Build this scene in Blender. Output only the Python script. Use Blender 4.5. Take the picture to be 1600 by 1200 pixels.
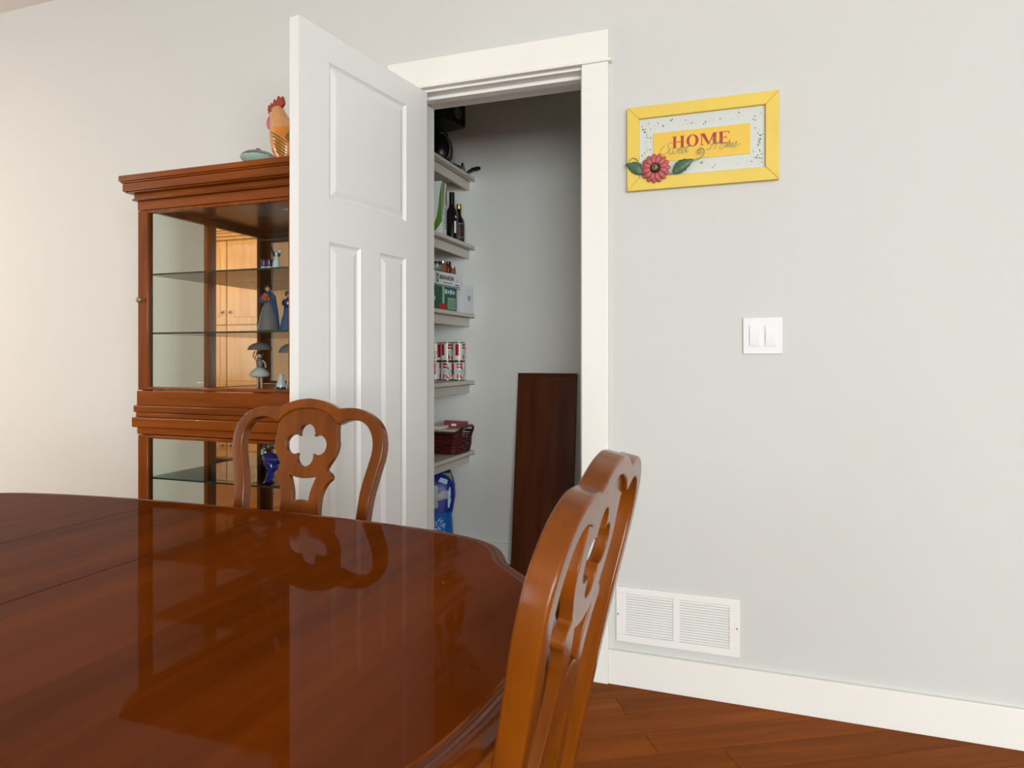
import bpy, bmesh, math, random
from mathutils import Vector, Matrix
random.seed(7)
PI = math.pi
SC = bpy.context.scene
COL = SC.collection
for _o in list(bpy.data.objects): bpy.data.objects.remove(_o)

# ---------------------------------------------------------------- camera
cam_d = bpy.data.cameras.new('camera'); cam = bpy.data.objects.new('camera', cam_d); COL.objects.link(cam)
cam.location = (0, -2.232, 1.079)
cam.rotation_euler = (PI/2, 0, math.radians(19.6))
cam_d.sensor_fit = 'HORIZONTAL'; cam_d.sensor_width = 36
cam_d.lens = 36*1060/1600
cam_d.shift_y = -42/1600
cam_d.clip_start = 0.02
cam_d.dof.use_dof = True; cam_d.dof.focus_distance = 2.5; cam_d.dof.aperture_fstop = 13
SC.camera = cam

# ---------------------------------------------------------------- world, daylight, exposure
W = bpy.data.worlds.new('world'); SC.world = W; W.use_nodes = True
_bg = W.node_tree.nodes['Background']; _bg.inputs[0].default_value = (0.80, 0.90, 1.0, 1); _bg.inputs[1].default_value = 1.4
SC.view_settings.view_transform = 'Standard'; SC.view_settings.look = 'None'
SC.view_settings.gamma = 1; SC.view_settings.use_curve_mapping = False
SC.view_settings.exposure = 0.0
def area(name, loc, rot, sx, sy, power, col):
    d = bpy.data.lights.new(name, 'AREA'); d.shape = 'RECTANGLE'; d.size = sx; d.size_y = sy; d.energy = power; d.color = col
    o = bpy.data.objects.new(name, d); COL.objects.link(o); o.location = loc; o.rotation_euler = rot
    return o
# daylight entering through the windows of the room behind the camera
area('daylight_rear', (2.15, -7.43, 1.35), (PI/2, 0, 0), 2.1, 2.0, 258, (0.885, 0.97, 1.0))
area('daylight_side', (3.53, -5.2, 1.45), (PI/2, 0, PI/2), 1.7, 1.5, 160, (0.885, 0.97, 1.0))
area('daylight_kitchen', (-5.5, -4.75, 1.5), (PI/2, 0, -PI/2), 0.7, 1.1, 30, (0.885, 0.97, 1.0))
area('maple_fill_left', (-5.5, -1.8, 1.5), (PI/2, 0, -PI/2), 1.1, 1.2, 30, (0.93, 0.97, 1.0))  # fill through an added left window, brightens the maple cabinet front
area('maple_fill_lamp', (-4.75, -1.9, 2.64), (0, 0, 0), .3, .3, 55, (1.0, .84, .66))  # added warm fill above the maple cabinet front, no known lamp there
area('daylight_rear_left', (-2.2, -7.43, 1.45), (PI/2, 0, 0), 1.6, 1.4, 25, (0.885, 0.97, 1.0))

# ---------------------------------------------------------------- materials
def s2l(c):
    return tuple(((x/255)/12.92 if x/255 <= .04045 else ((x/255+.055)/1.055)**2.4) for x in c)
def mat(name, col, rough=.5, metal=0., bump=0., bscale=60., coat=0., coat_rough=.1, trans=0., ior=1.45, var=0., vscale=8., spec=.5, emit=None, alpha=1.):
    m = bpy.data.materials.new(name); m.use_nodes = True; nt = m.node_tree; b = nt.nodes['Principled BSDF']
    c = (*s2l(col), 1)
    b.inputs['Base Color'].default_value = c; b.inputs['Roughness'].default_value = rough; b.inputs['Metallic'].default_value = metal
    b.inputs['Coat Weight'].default_value = coat; b.inputs['Coat Roughness'].default_value = coat_rough
    b.inputs['Transmission Weight'].default_value = trans; b.inputs['IOR'].default_value = ior
    b.inputs['Specular IOR Level'].default_value = spec
    b.inputs['Alpha'].default_value = alpha
    if emit: b.inputs['Emission Color'].default_value = (*s2l(emit[0]), 1); b.inputs['Emission Strength'].default_value = emit[1]
    if bump or var:
        tc = nt.nodes.new('ShaderNodeTexCoord')
        if bump:
            n = nt.nodes.new('ShaderNodeTexNoise'); n.inputs['Scale'].default_value = bscale; n.inputs['Detail'].default_value = 3
            nt.links.new(tc.outputs['Object'], n.inputs['Vector'])
            bp = nt.nodes.new('ShaderNodeBump'); bp.inputs['Strength'].default_value = bump; bp.inputs['Distance'].default_value = .002
            nt.links.new(n.outputs['Fac'], bp.inputs['Height']); nt.links.new(bp.outputs['Normal'], b.inputs['Normal'])
        if var:
            n = nt.nodes.new('ShaderNodeTexNoise'); n.inputs['Scale'].default_value = vscale; n.inputs['Detail'].default_value = 4
            nt.links.new(tc.outputs['Object'], n.inputs['Vector'])
            mx = nt.nodes.new('ShaderNodeMix'); mx.data_type = 'RGBA'
            mx.inputs[6].default_value = tuple(v*(1-var) for v in c[:3])+(1,); mx.inputs[7].default_value = tuple(min(1, v*(1+var)) for v in c[:3])+(1,)
            nt.links.new(n.outputs['Fac'], mx.inputs[0]); nt.links.new(mx.outputs[2], b.inputs['Base Color'])
    return m
def wood(name, dark, light, axis='Z', rough=.3, scale=1., coat=.35, coat_rough=.08, spec=.2, band=0., island=False, contrast=(.3, .75)):
    m = bpy.data.materials.new(name); m.use_nodes = True; nt = m.node_tree; b = nt.nodes['Principled BSDF']; L = nt.links.new
    tc = nt.nodes.new('ShaderNodeTexCoord'); mp = nt.nodes.new('ShaderNodeMapping')
    s = {'X': (1.2, 14, 14), 'Y': (14, 1.2, 14), 'Z': (14, 14, 1.2)}[axis]
    mp.inputs['Scale'].default_value = tuple(v*scale for v in s)
    L(tc.outputs['Object'], mp.inputs['Vector'])
    oi = nt.nodes.new('ShaderNodeObjectInfo')
    ad = nt.nodes.new('ShaderNodeVectorMath'); ad.operation = 'ADD'
    cb = nt.nodes.new('ShaderNodeCombineXYZ'); ml = nt.nodes.new('ShaderNodeMath'); ml.operation = 'MULTIPLY'; ml.inputs[1].default_value = 37.
    L(oi.outputs['Random'], ml.inputs[0]); L(ml.outputs[0], cb.inputs[0]); L(ml.outputs[0], cb.inputs[1]); L(ml.outputs[0], cb.inputs[2])
    L(mp.outputs[0], ad.inputs[0]); L(cb.outputs[0], ad.inputs[1])
    n1 = nt.nodes.new('ShaderNodeTexNoise'); n1.inputs['Scale'].default_value = 1.1; n1.inputs['Detail'].default_value = 7; n1.inputs['Roughness'].default_value = .62; n1.inputs['Distortion'].default_value = .2
    L(ad.outputs[0], n1.inputs['Vector'])
    n2 = nt.nodes.new('ShaderNodeTexNoise'); n2.inputs['Scale'].default_value = 6; n2.inputs['Detail'].default_value = 5
    L(ad.outputs[0], n2.inputs['Vector'])
    mx0 = nt.nodes.new('ShaderNodeMath'); mx0.operation = 'MULTIPLY_ADD'; mx0.inputs[1].default_value = .16; L(n2.outputs['Fac'], mx0.inputs[0]); 
    m3 = nt.nodes.new('ShaderNodeMath'); m3.operation = 'MULTIPLY'; m3.inputs[1].default_value = .84; L(n1.outputs['Fac'], m3.inputs[0]); L(m3.outputs[0], mx0.inputs[2])
    cr = nt.nodes.new('ShaderNodeValToRGB'); cr.color_ramp.elements[0].position = contrast[0]; cr.color_ramp.elements[1].position = contrast[1]
    cr.color_ramp.elements[0].color = (*s2l(dark), 1); cr.color_ramp.elements[1].color = (*s2l(light), 1)
    L(mx0.outputs[0], cr.inputs[0]); out = cr.outputs[0]
    if band or island:   # boards glued side by side / each plank its own tone
        hs = nt.nodes.new('ShaderNodeHueSaturation')
        mr = nt.nodes.new('ShaderNodeMapRange')
        if island: L(oi.outputs['Random'], mr.inputs[0]); a = .18
        else:
            sp = nt.nodes.new('ShaderNodeSeparateXYZ'); L(tc.outputs['Object'], sp.inputs[0])
            q = nt.nodes.new('ShaderNodeMath'); q.operation = 'DIVIDE'; q.inputs[1].default_value = band; L(sp.outputs[{'Y': 0, 'X': 1, 'Z': 0}[axis]], q.inputs[0])
            fl = nt.nodes.new('ShaderNodeMath'); fl.operation = 'FLOOR'; L(q.outputs[0], fl.inputs[0])
            wn = nt.nodes.new('ShaderNodeTexWhiteNoise'); wn.noise_dimensions = '1D'; L(fl.outputs[0], wn.inputs['W']); L(wn.outputs['Value'], mr.inputs[0]); a = .14
        mr.inputs[3].default_value = 1-a; mr.inputs[4].default_value = 1+a
        L(mr.outputs[0], hs.inputs['Value']); L(out, hs.inputs['Color']); out = hs.outputs[0]
    L(out, b.inputs['Base Color'])
    b.inputs['Roughness'].default_value = rough; b.inputs['Coat Weight'].default_value = coat; b.inputs['Coat Roughness'].default_value = coat_rough; b.inputs['Specular IOR Level'].default_value = spec
    bp = nt.nodes.new('ShaderNodeBump'); bp.inputs['Strength'].default_value = .04; bp.inputs['Distance'].default_value = .001
    L(n2.outputs['Fac'], bp.inputs['Height']); L(bp.outputs['Normal'], b.inputs['Normal'])
    return m
def glass(name, col=(235, 245, 240), alpha=.12, rough=.02):
    # thin pane: mostly clear with a fresnel sheen
    m = bpy.data.materials.new(name); m.use_nodes = True; nt = m.node_tree; nt.nodes.clear(); L = nt.links.new
    o = nt.nodes.new('ShaderNodeOutputMaterial'); t = nt.nodes.new('ShaderNodeBsdfTransparent'); g = nt.nodes.new('ShaderNodeBsdfGlossy')
    t.inputs[0].default_value = (*s2l(col), 1); g.inputs['Roughness'].default_value = rough
    fr = nt.nodes.new('ShaderNodeFresnel'); fr.inputs[0].default_value = 1.45
    mr = nt.nodes.new('ShaderNodeMapRange'); mr.inputs[3].default_value = alpha*.4; mr.inputs[4].default_value = 1; L(fr.outputs[0], mr.inputs[0])
    mx = nt.nodes.new('ShaderNodeMixShader'); L(mr.outputs[0], mx.inputs[0]); L(t.outputs[0], mx.inputs[1]); L(g.outputs[0], mx.inputs[2]); L(mx.outputs[0], o.inputs[0])
    return m
M = dict(
 wall=mat('wall_paint', (208, 208, 203), .75, bump=.12, bscale=350),
 pantry=mat('pantry_paint', (232, 231, 225), .8, bump=.12, bscale=350),
 ceil=mat('ceiling_paint', (232, 230, 224), .9),
 trim=mat('trim_paint', (238, 235, 228), .38, bump=.03, bscale=120),
 door=mat('door_paint', (228, 228, 225), .36, bump=.04, bscale=160),
 shelf=mat('shelf_paint', (212, 205, 192), .4),
 table=wood('table_cherry', (78, 32, 4), (118, 54, 9), 'Y', rough=.25, spec=.0, coat=.17, coat_rough=.03, band=.105, contrast=(.2, .85)),
 tedge=wood('table_edge_cherry', (78, 32, 4), (122, 58, 12), 'Y', rough=.3, spec=.05, coat=.35, coat_rough=.06),
 chair=wood('chair_cherry', (87, 40, 4), (136, 70, 10), 'Z', rough=.34, spec=.05, coat=.62, coat_rough=.16, scale=1.),
 cab=wood('cabinet_cherry', (92, 40, 4), (150, 76, 12), 'Z', rough=.3, spec=.15, coat=.25, coat_rough=.1),
 cabx=wood('cabinet_cherry_rail', (92, 40, 4), (150, 76, 12), 'X', rough=.3, spec=.15, coat=.25, coat_rough=.1),
 leaf=wood('leaf_cherry', (70, 33, 16), (108, 54, 28), 'Z', rough=.4, spec=.1, coat=.15, coat_rough=.15),
 floor=wood('floor_plank_wood', (116, 56, 12), (150, 80, 22), 'X', rough=.45, spec=.03, coat=.03, coat_rough=.3, island=True, scale=1.6),
 subfloor=wood('floor_base_wood', (110, 56, 26), (140, 76, 36), 'X', rough=.45, coat=.1),
 maple=wood('maple', (180, 112, 58), (212, 146, 86), 'Z', rough=.4, coat=.2),
 yellow=mat('yellow_paint', (228, 198, 88), .5, var=.07, vscale=14),
 yellow2=mat('yellow_card', (232, 192, 76), .55, var=.05, vscale=10),
 red=mat('red_ink', (178, 58, 46), .6), grey_ink=mat('grey_green_ink', (140, 148, 118), .6),
 paper=mat('embossed_paper', (208, 212, 205), .7, bump=.8, bscale=55),
 hole=mat('dark_cutout', (58, 58, 56), .8),
 pink=mat('pink_enamel', (190, 98, 96), .4, var=.12, vscale=50), leafg=mat('green_enamel', (72, 104, 76), .4, var=.25, vscale=60), dark=mat('dark_metal', (52, 46, 42), .45, .3),
 brasslike=mat('gold_brown', (150, 128, 84), .4, .5), wire=mat('vine_wire', (150, 150, 110), .4, .5),
 white_metal=mat('white_enamel', (238, 236, 231), .35), duct=mat('duct_shadow_grey', (196, 194, 188), .6), screw=mat('screw', (140, 138, 132), .35, .9),
 plastic=mat('white_plastic', (236, 236, 238), .12, coat=.4, coat_rough=.04), steel=mat('brushed_nickel', (150, 146, 138), .32, .95),
 mirror=mat('mirror', (238, 240, 238), .02, 1.0), glass=glass('cabinet_glass', alpha=0.), shelfglass=mat('shelf_glass_edge', (60, 110, 92), .05, trans=.6, ior=1.45),
 gpane=glass('shelf_glass', (205, 232, 218), .1),
 black=mat('black_plastic', (14, 14, 16), .3), blackm=mat('black_matt', (20, 19, 18), .6), grey=mat('grey_plastic', (96, 94, 92), .4), chrome=mat('chrome', (200, 200, 200), .12, 1.),
 white=mat('white_card', (228, 228, 230), .5), green=mat('green_card', (86, 138, 42), .5), dgreen=mat('dark_green_card', (26, 92, 62), .45, var=.15, vscale=30), lgreen=mat('pale_green_card', (150, 190, 160), .5),
 cardred=mat('red_card', (176, 24, 28), .45), navy=mat('navy_print', (24, 44, 132), .35), blue=mat('blue_print', (22, 96, 176), .35, bump=.3, bscale=25), silver=mat('silver_print', (158, 160, 162), .4),
 ltext=mat('pale_blue_print', (186, 214, 236), .5), black_ink=mat('black_ink', (34, 34, 38), .6), grey_ink2=mat('grey_ink', (120, 122, 128), .6), olive=mat('olive_print', (150, 152, 70), .5),
 bottle=mat('dark_bottle', (18, 14, 14), .08, coat=.5), gold=mat('gold_cap', (186, 158, 96), .3, .8), redlab=mat('bottle_label', (48, 30, 28), .5),
 can=mat('can_paper', (226, 222, 214), .25), canred=mat('can_red', (172, 26, 32), .25), packet_red=mat('packet_red', (138, 22, 26), .5), jar_red=mat('dark_red_jar', (92, 24, 26), .3), tin=mat('tin', (150, 150, 150), .25, 1.), orange=mat('orange_print', (204, 84, 36), .4), cyan=mat('pale_cyan_print', (168, 196, 200), .4), brown=mat('brown_print', (132, 84, 48), .5),
 wicker=mat('dark_wicker', (84, 26, 20), .35, var=.4, vscale=60), wicker2=mat('dark_wicker_rim', (40, 16, 14), .4), cream=mat('cream_paper', (206, 188, 160), .7, bump=.4, bscale=40),
 cushion=mat('tan_upholstery', (176, 150, 116), .9, bump=.5, bscale=400),
 cer_blue=mat('blue_ceramic', (44, 78, 128), .15, coat=.5), cer_navy=mat('navy_ceramic', (22, 18, 66), .1, coat=.5), cer_white=mat('white_ceramic', (232, 230, 228), .12, coat=.5), cer_grey=mat('grey_ceramic', (122, 116, 118), .2), cer_brown=mat('dark_brown_ceramic', (58, 36, 28), .2), cer_orange=mat('orange_ceramic', (212, 100, 44), .25), skin=mat('skin_ceramic', (214, 168, 140), .2), purple=mat('purple_ceramic', (84, 44, 110), .15),
 cobalt=mat('cobalt_glass', (16, 60, 190), .03, trans=.55, ior=1.5), clear=mat('clear_glass', (225, 240, 235), .02, trans=.95, ior=1.45), aqua=mat('pale_green_glass', (196, 224, 210), .05, trans=.45, ior=1.45),
 rooster=mat('rooster_glaze', (210, 128, 40), .25, coat=.4, var=.3, vscale=35), rneck=mat('rooster_neck_glaze', (206, 150, 96), .25, coat=.4, var=.25, vscale=60), comb=mat('rooster_red', (150, 52, 30), .3), wattle=mat('rooster_wattle', (186, 108, 112), .35), rwing=mat('rooster_wing', (118, 96, 30), .3, var=.35, vscale=40), beak=mat('rooster_beak', (110, 70, 40), .3),
)

# ---------------------------------------------------------------- helpers
class MB:
    def __init__(s): s.v = []; s.f = []
    def add(s, vs, fs):
        n = len(s.v); s.v += [tuple(p) for p in vs]; s.f += [tuple(i+n for i in f) for f in fs]; return s
    def box(s, x0, x1, y0, y1, z0, z1):
        return s.add([(x0,y0,z0),(x1,y0,z0),(x1,y1,z0),(x0,y1,z0),(x0,y0,z1),(x1,y0,z1),(x1,y1,z1),(x0,y1,z1)],
                     [(0,3,2,1),(4,5,6,7),(0,1,5,4),(1,2,6,5),(2,3,7,6),(3,0,4,7)])
    def rings(s, rs, closed=True, cap=True):
        n = len(rs[0]); vs = [p for r in rs for p in r]; fs = []
        for k in range(len(rs)-1):
            for i in range(n if closed else n-1):
                j = (i+1) % n; fs.append((k*n+i, k*n+j, (k+1)*n+j, (k+1)*n+i))
        if cap: fs.append(tuple(range(n-1, -1, -1))); fs.append(tuple((len(rs)-1)*n+i for i in range(n)))
        return s.add(vs, fs)
    def lathe(s, prof, c=(0,0,0), n=20, sx=1, sy=1, cap=True):
        return s.rings([[(c[0]+sx*r*math.cos(2*PI*i/n), c[1]+sy*r*math.sin(2*PI*i/n), c[2]+z) for i in range(n)] for r, z in prof], cap=cap)
    def tube(s, pts, r, n=8, closed=False):
        pts = [Vector(p) for p in pts]; rs = []; N = len(pts)
        t0 = (pts[1]-pts[0]).normalized(); up = Vector((0,0,1)) if abs(t0.z) < .9 else Vector((1,0,0))
        a = t0.cross(up).normalized()
        for i, p in enumerate(pts):
            t = (pts[(i+1) % N if closed else min(i+1, N-1)]-pts[(i-1) % N if closed else max(i-1, 0)]).normalized()
            a = (a-t*a.dot(t)).normalized(); b = t.cross(a)
            rr = r[i] if isinstance(r, (list, tuple)) else r
            rs.append([tuple(p+(a*math.cos(2*PI*k/n)+b*math.sin(2*PI*k/n))*rr) for k in range(n)])
        if closed: rs.append(rs[0]); return s.rings(rs, cap=False)
        return s.rings(rs)
    def ball(s, c, r, n=12, m=8):
        rx, ry, rz = r if isinstance(r, (tuple, list)) else (r, r, r)
        return s.rings([[(c[0]+rx*math.sin(a)*math.cos(2*PI*i/n), c[1]+ry*math.sin(a)*math.sin(2*PI*i/n), c[2]-rz*math.cos(a)) for i in range(n)] for a in [PI*(k+.02)/(m+.04) if k not in (0, m) else (.02 if k == 0 else PI-.02) for k in range(m+1)]])
    def prism(s, poly, h0, h1, fn=lambda x, y, h: (x, y, h)):
        return s.rings([[fn(x, y, h0) for x, y in poly], [fn(x, y, h1) for x, y in poly]])
    def map(s, fn): s.v = [tuple(fn(*p)) for p in s.v]; return s
    def mesh(s, name, smooth=False):
        m = bpy.data.meshes.new(name); m.from_pydata(s.v, [], s.f); m.update()
        bm = bmesh.new(); bm.from_mesh(m); bmesh.ops.recalc_face_normals(bm, faces=bm.faces); bm.to_mesh(m); bm.free()
        if smooth:
            m.shade_smooth() if hasattr(m, 'shade_smooth') else None
            for p in m.polygons: p.use_smooth = True
        return m
    def build(s, name, ma, parent=None, smooth=False, bevel=0, loc=None, rot=None, segs=2):
        return link(name, s.mesh(name, smooth), ma, parent, bevel, loc, rot, smooth, segs)
def link(name, me, ma, parent=None, bevel=0, loc=None, rot=None, smooth=False, segs=2):
    o = bpy.data.objects.new(name, me); COL.objects.link(o)
    if ma is not None and not me.materials: me.materials.append(M[ma] if isinstance(ma, str) else ma)
    if parent: o.parent = parent
    if loc: o.location = loc
    if rot: o.rotation_euler = rot
    if bevel:
        b = o.modifiers.new('bevel', 'BEVEL'); b.width = bevel; b.segments = segs; b.limit_method = 'ANGLE'; b.angle_limit = math.radians(40)
    if smooth or bevel:
        try: me.set_sharp_from_angle(angle=math.radians(42))
        except Exception: pass
        if bevel:
            for p in me.polygons: p.use_smooth = True
    return o
def tag(o, label, cat, group=None, kind=None):
    o['label'] = label; o['category'] = cat
    if group: o['group'] = group
    if kind: o['kind'] = kind
    return o
def thing(name, label, cat, loc=(0,0,0), rz=0, group=None):
    o = bpy.data.objects.new(name, None); COL.objects.link(o); o.location = loc; o.rotation_euler = (0,0,rz); o.empty_display_size = .1
    return tag(o, label, cat, group)
def struct(o): o['kind'] = 'structure'; return o
def stree(name, loc=(0,0,0), rz=0):
    o = bpy.data.objects.new(name, None); COL.objects.link(o); o.location = loc; o.rotation_euler = (0,0,rz); return struct(o)
def copy_tree(o, parent=None):
    c = o.copy(); COL.objects.link(c); c.parent = parent
    for ch in list(o.children): copy_tree(ch, c)
    return c
def catmull(pts, n=5, closed=False):
    out = []; N = len(pts); P = [Vector(p) for p in pts]
    for i in range(N if closed else N-1):
        g = (lambda k: P[k % N]) if closed else (lambda k: P[max(0, min(N-1, k))])
        p0, p1, p2, p3 = g(i-1), g(i), g(i+1), g(i+2)
        for j in range(n):
            t = j/n; out.append(tuple(.5*((2*p1)+(-p0+p2)*t+(2*p0-5*p1+4*p2-p3)*t*t+(-p0+3*p1-3*p2+p3)*t**3)))
    if not closed: out.append(tuple(P[-1]))
    return out
def eval_mesh(data, name):
    t = bpy.data.objects.new('tmp', data); COL.objects.link(t)
    dg = bpy.context.evaluated_depsgraph_get(); dg.update()
    me = bpy.data.meshes.new_from_object(t.evaluated_get(dg)); me.name = name; me.materials.clear()
    bpy.data.objects.remove(t); return me
def shape2d(contours, depth, bevel=0., name='shape', res=2):
    cu = bpy.data.curves.new(name, 'CURVE'); cu.dimensions = '2D'; cu.fill_mode = 'BOTH'
    cu.extrude = max(0, depth/2-bevel); cu.bevel_depth = bevel; cu.bevel_resolution = res; cu.offset = -bevel
    for c in contours:
        sp = cu.splines.new('POLY'); sp.points.add(len(c)-1); sp.use_cyclic_u = True
        for i, (x, y) in enumerate(c): sp.points[i].co = (x, y, 0, 1)
    me = eval_mesh(cu, name)
    bm = bmesh.new(); bm.from_mesh(me); bmesh.ops.remove_doubles(bm, verts=bm.verts, dist=1e-5); bm.to_mesh(me); bm.free()
    return me
def remap(me, fn):
    for v in me.vertices: v.co = fn(*v.co)
    me.update(); return me
def text_mesh(s, size, depth=.0006, fn=None, name='lettering', bold=0.):
    cu = bpy.data.curves.new(name, 'FONT'); cu.body = s; cu.size = size; cu.extrude = depth/2; cu.align_x = 'CENTER'; cu.align_y = 'CENTER'; cu.resolution_u = 2; cu.offset = bold
    me = eval_mesh(cu, name)
    if fn: remap(me, fn)
    return me
def mirror_poly(right):   # right side top->bottom ; returns closed loop
    return right+[(-x, y) for x, y in reversed(right) if abs(x) > 1e-6]

# ================================================================ ROOM SHELL
XL, XR, YB, ZC = -5.6, 3.6, -7.5, 2.72      # left, right, rear walls, ceiling
PX0, PX1, PY, WT = -1.70, -0.28, 1.10, .165  # pantry
OX0, OX1, OZ = -1.20, -.530, 2.066           # rough opening
def wall(name, boxes, ma='wall'):
    mb = MB()
    for b in boxes: mb.box(*b)
    return struct(mb.build(name, ma))
wall('wall_back', [(XL, OX0, 0, WT, 0, ZC), (OX1, XR, 0, WT, 0, ZC), (OX0, OX1, 0, WT, OZ, ZC)])
wall('wall_left', [(XL-.12, XL, YB, -5.15, 0, ZC), (XL-.12, XL, -4.35, -2.4, 0, ZC), (XL-.12, XL, -1.2, WT, 0, ZC), (XL-.12, XL, -2.4, -1.2, 0, .9), (XL-.12, XL, -2.4, -1.2, 2.1, ZC), (XL-.12, XL, -5.15, -4.35, 0, .9), (XL-.12, XL, -5.15, -4.35, 2.1, ZC)])
wall('wall_right', [(XR, XR+.12, YB, -6.1, 0, ZC), (XR, XR+.12, -4.3, WT, 0, ZC), (XR, XR+.12, -6.1, -4.3, 0, .65), (XR, XR+.12, -6.1, -4.3, 2.25, ZC)])
wall('wall_front', [(XL, -3.1, YB-.12, YB, 0, ZC), (-1.3, 1.0, YB-.12, YB, 0, ZC), (3.3, XR, YB-.12, YB, 0, ZC), (-3.1, -1.3, YB-.12, YB, 0, .7), (-3.1, -1.3, YB-.12, YB, 2.2, ZC),
     (1.0, 3.3, YB-.12, YB, 0, .3), (1.0, 3.3, YB-.12, YB, 2.4, ZC)])
wall('wall_pantry_left', [(PX0-.1, PX0, WT, PY+.1, 0, 2.6)], 'pantry')
wall('wall_pantry_back', [(PX0, PX1, PY, PY+.1, 0, 2.6)], 'pantry')
wall('wall_pantry_right', [(PX1, PX1+.1, WT, PY+.1, 0, 2.6)], 'pantry')
struct(MB().box(PX0, PX1, WT, PY, 2.6, 2.65).build('ceiling_pantry', 'pantry'))
struct(MB().box(XL, XR, YB, WT, ZC, ZC+.1).build('ceiling', 'ceil'))
# window frames of the rear and side windows (behind the camera, they let the daylight in)
def window(name, a0, a1, z0, z1, horiz, c):
    mb = MB(); w = .06
    segs = [(a0, a1, z0, z0+w), (a0, a1, z1-w, z1), (a0, a0+w, z0, z1), (a1-w, a1, z0, z1), ((a0+a1)/2-w/2, (a0+a1)/2+w/2, z0, z1)]
    for p, q, r, s in segs:
        if horiz: mb.box(p, q, c-.03, c+.03, r, s)
        else: mb.box(c-.03, c+.03, p, q, r, s)
    return struct(mb.build(name, 'trim'))
window('window_1', 1.0, 3.3, .3, 2.4, True, YB-.08)
window('window_2', -3.1, -1.3, .7, 2.2, True, YB-.08)
window('window_3', -6.1, -4.3, .65, 2.25, False, XR+.08)
window('added_window_5', -2.4, -1.2, .9, 2.1, False, XL-.08)  # unseen window, added so light reaches the maple cabinet front
window('window_4', -5.15, -4.35, .9, 2.1, False, XL-.08)

# floor: a base with separate diagonal planks on it
flo = struct(MB().box(XL, XR, YB, 0, -.12, -.013).box(PX0, PX1, 0, PY, -.12, -.013).build('floor', 'subfloor'))
def clip(poly, x0, x1, y0, y1):
    for ax, lim, sg in ((0, x0, 1), (0, x1, -1), (1, y0, 1), (1, y1, -1)):
        out = []
        for i in range(len(poly)):
            a, b = poly[i], poly[(i+1) % len(poly)]
            da, db = sg*(a[ax]-lim), sg*(b[ax]-lim)
            if da >= 0: out.append(a)
            if da*db < 0:
                t = da/(da-db); out.append((a[0]+(b[0]-a[0])*t, a[1]+(b[1]-a[1])*t))
        poly = out
        if len(poly) < 3: return []
    return poly
PA = math.radians(29.5); PW = .105; ca, sa = math.cos(PA), math.sin(PA)
seam0 = -(-.128)*sa+(-.178)*ca
nplank = 0
for k in range(-45, 30):
    v0 = seam0+k*PW; u = -6+random.random()*1.1
    while u < 4:
        Lp = random.uniform(.9, 1.7); g = .0007
        quad = [(u+g, v0+g), (u+Lp-g, v0+g), (u+Lp-g, v0+PW-g), (u+g, v0+PW-g)]
        quad = [(a*ca-b*sa, a*sa+b*ca) for a, b in quad]; u += Lp
        for reg in ((-3.6, 1.7, -2.4, -.001), (PX0, PX1, 0, PY-.001)):
            p = clip(quad, *reg)
            if len(p) >= 3 and nplank < 290:
                # object space rotated so that the grain runs along the plank
                q = [(x*ca+y*sa, -x*sa+y*ca) for x, y in p]
                zt = random.uniform(-.0004, .0004)
                MB().prism(q, -.013, zt).build('plank', 'floor', flo, rot=(0, 0, PA)); nplank += 1
# the rest of the floor, out of the photograph's view, is one flush sheet
struct(MB().box(XL, -3.6, YB, 0, -.013, -.0005).box(-3.6, 1.7, YB, -2.4, -.013, -.0005).box(1.7, XR, YB, 0, -.013, -.0005).build('floor_rest', 'subfloor'))

# baseboards
BBH = .113
struct(MB().box(-.452, XR, -.014, -.0005, 0, BBH).build('baseboard_right', 'trim', bevel=.002))
struct(MB().box(XL, -1.275, -.014, -.0005, 0, BBH).build('baseboard_left', 'trim', bevel=.002))
struct(MB().box(PX0+.001, PX1, PY-.013, PY-.0005, 0, BBH-.006).build('baseboard_pantry', 'trim', bevel=.002))

# door frame and casings
JI0, JI1, JZ = -1.180, -.548, 2.046
t = stree('trim_door_frame')
def part(mb, name, ma, parent, **k): return mb.build(name, ma, parent, **k)
part(MB().box(OX0, JI0, -.001, WT+.001, 0, JZ), 'side_jamb', 'trim', t, bevel=.001)
part(MB().box(JI1, OX1, -.001, WT+.001, 0, JZ), 'side_jamb', 'trim', t, bevel=.001)
part(MB().box(OX0, OX1, -.001, WT+.001, JZ, OZ), 'head_jamb', 'trim', t, bevel=.001)
part(MB().box(JI0, JI0+.011, .042, .150, 0, JZ), 'door_stop', 'trim', t, bevel=.001)
part(MB().box(JI1-.011, JI1, .042, .080, 0, JZ), 'door_stop', 'trim', t, bevel=.001)
part(MB().box(JI0+.011, JI1-.011, .042, .080, JZ-.012, JZ), 'door_stop', 'trim', t, bevel=.001)
part(MB().box(-.541, -.452, -.019, -.0005, 0, 2.056), 'side_casing', 'trim', t, bevel=.0015)
part(MB().box(-1.276, -1.187, -.019, -.0005, 0, 2.056), 'side_casing', 'trim', t, bevel=.0015)
part(MB().box(-1.276, -.452, -.021, -.0005, 2.062, 2.160), 'head_casing', 'trim', t, bevel=.0015)
part(MB().box(-1.286, -.441, -.028, -.0005, 2.054, 2.064), 'head_bead', 'trim', t, bevel=.003)
part(MB().box(JI1-.0006, JI1+.002, .008, .032, .895, .952).box(JI1-.0012, JI1+.002, .013, .027, .905, .942), 'strike_plate', 'steel', t)
t.children[-1]['label'] = 'grey metal strike plate'

# open three-panel door
DW, DT, DH = .634, .035, 2.032
DA = math.radians(7.6)
dr = stree('door_1', (-1.1205, -.008, .010))
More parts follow.
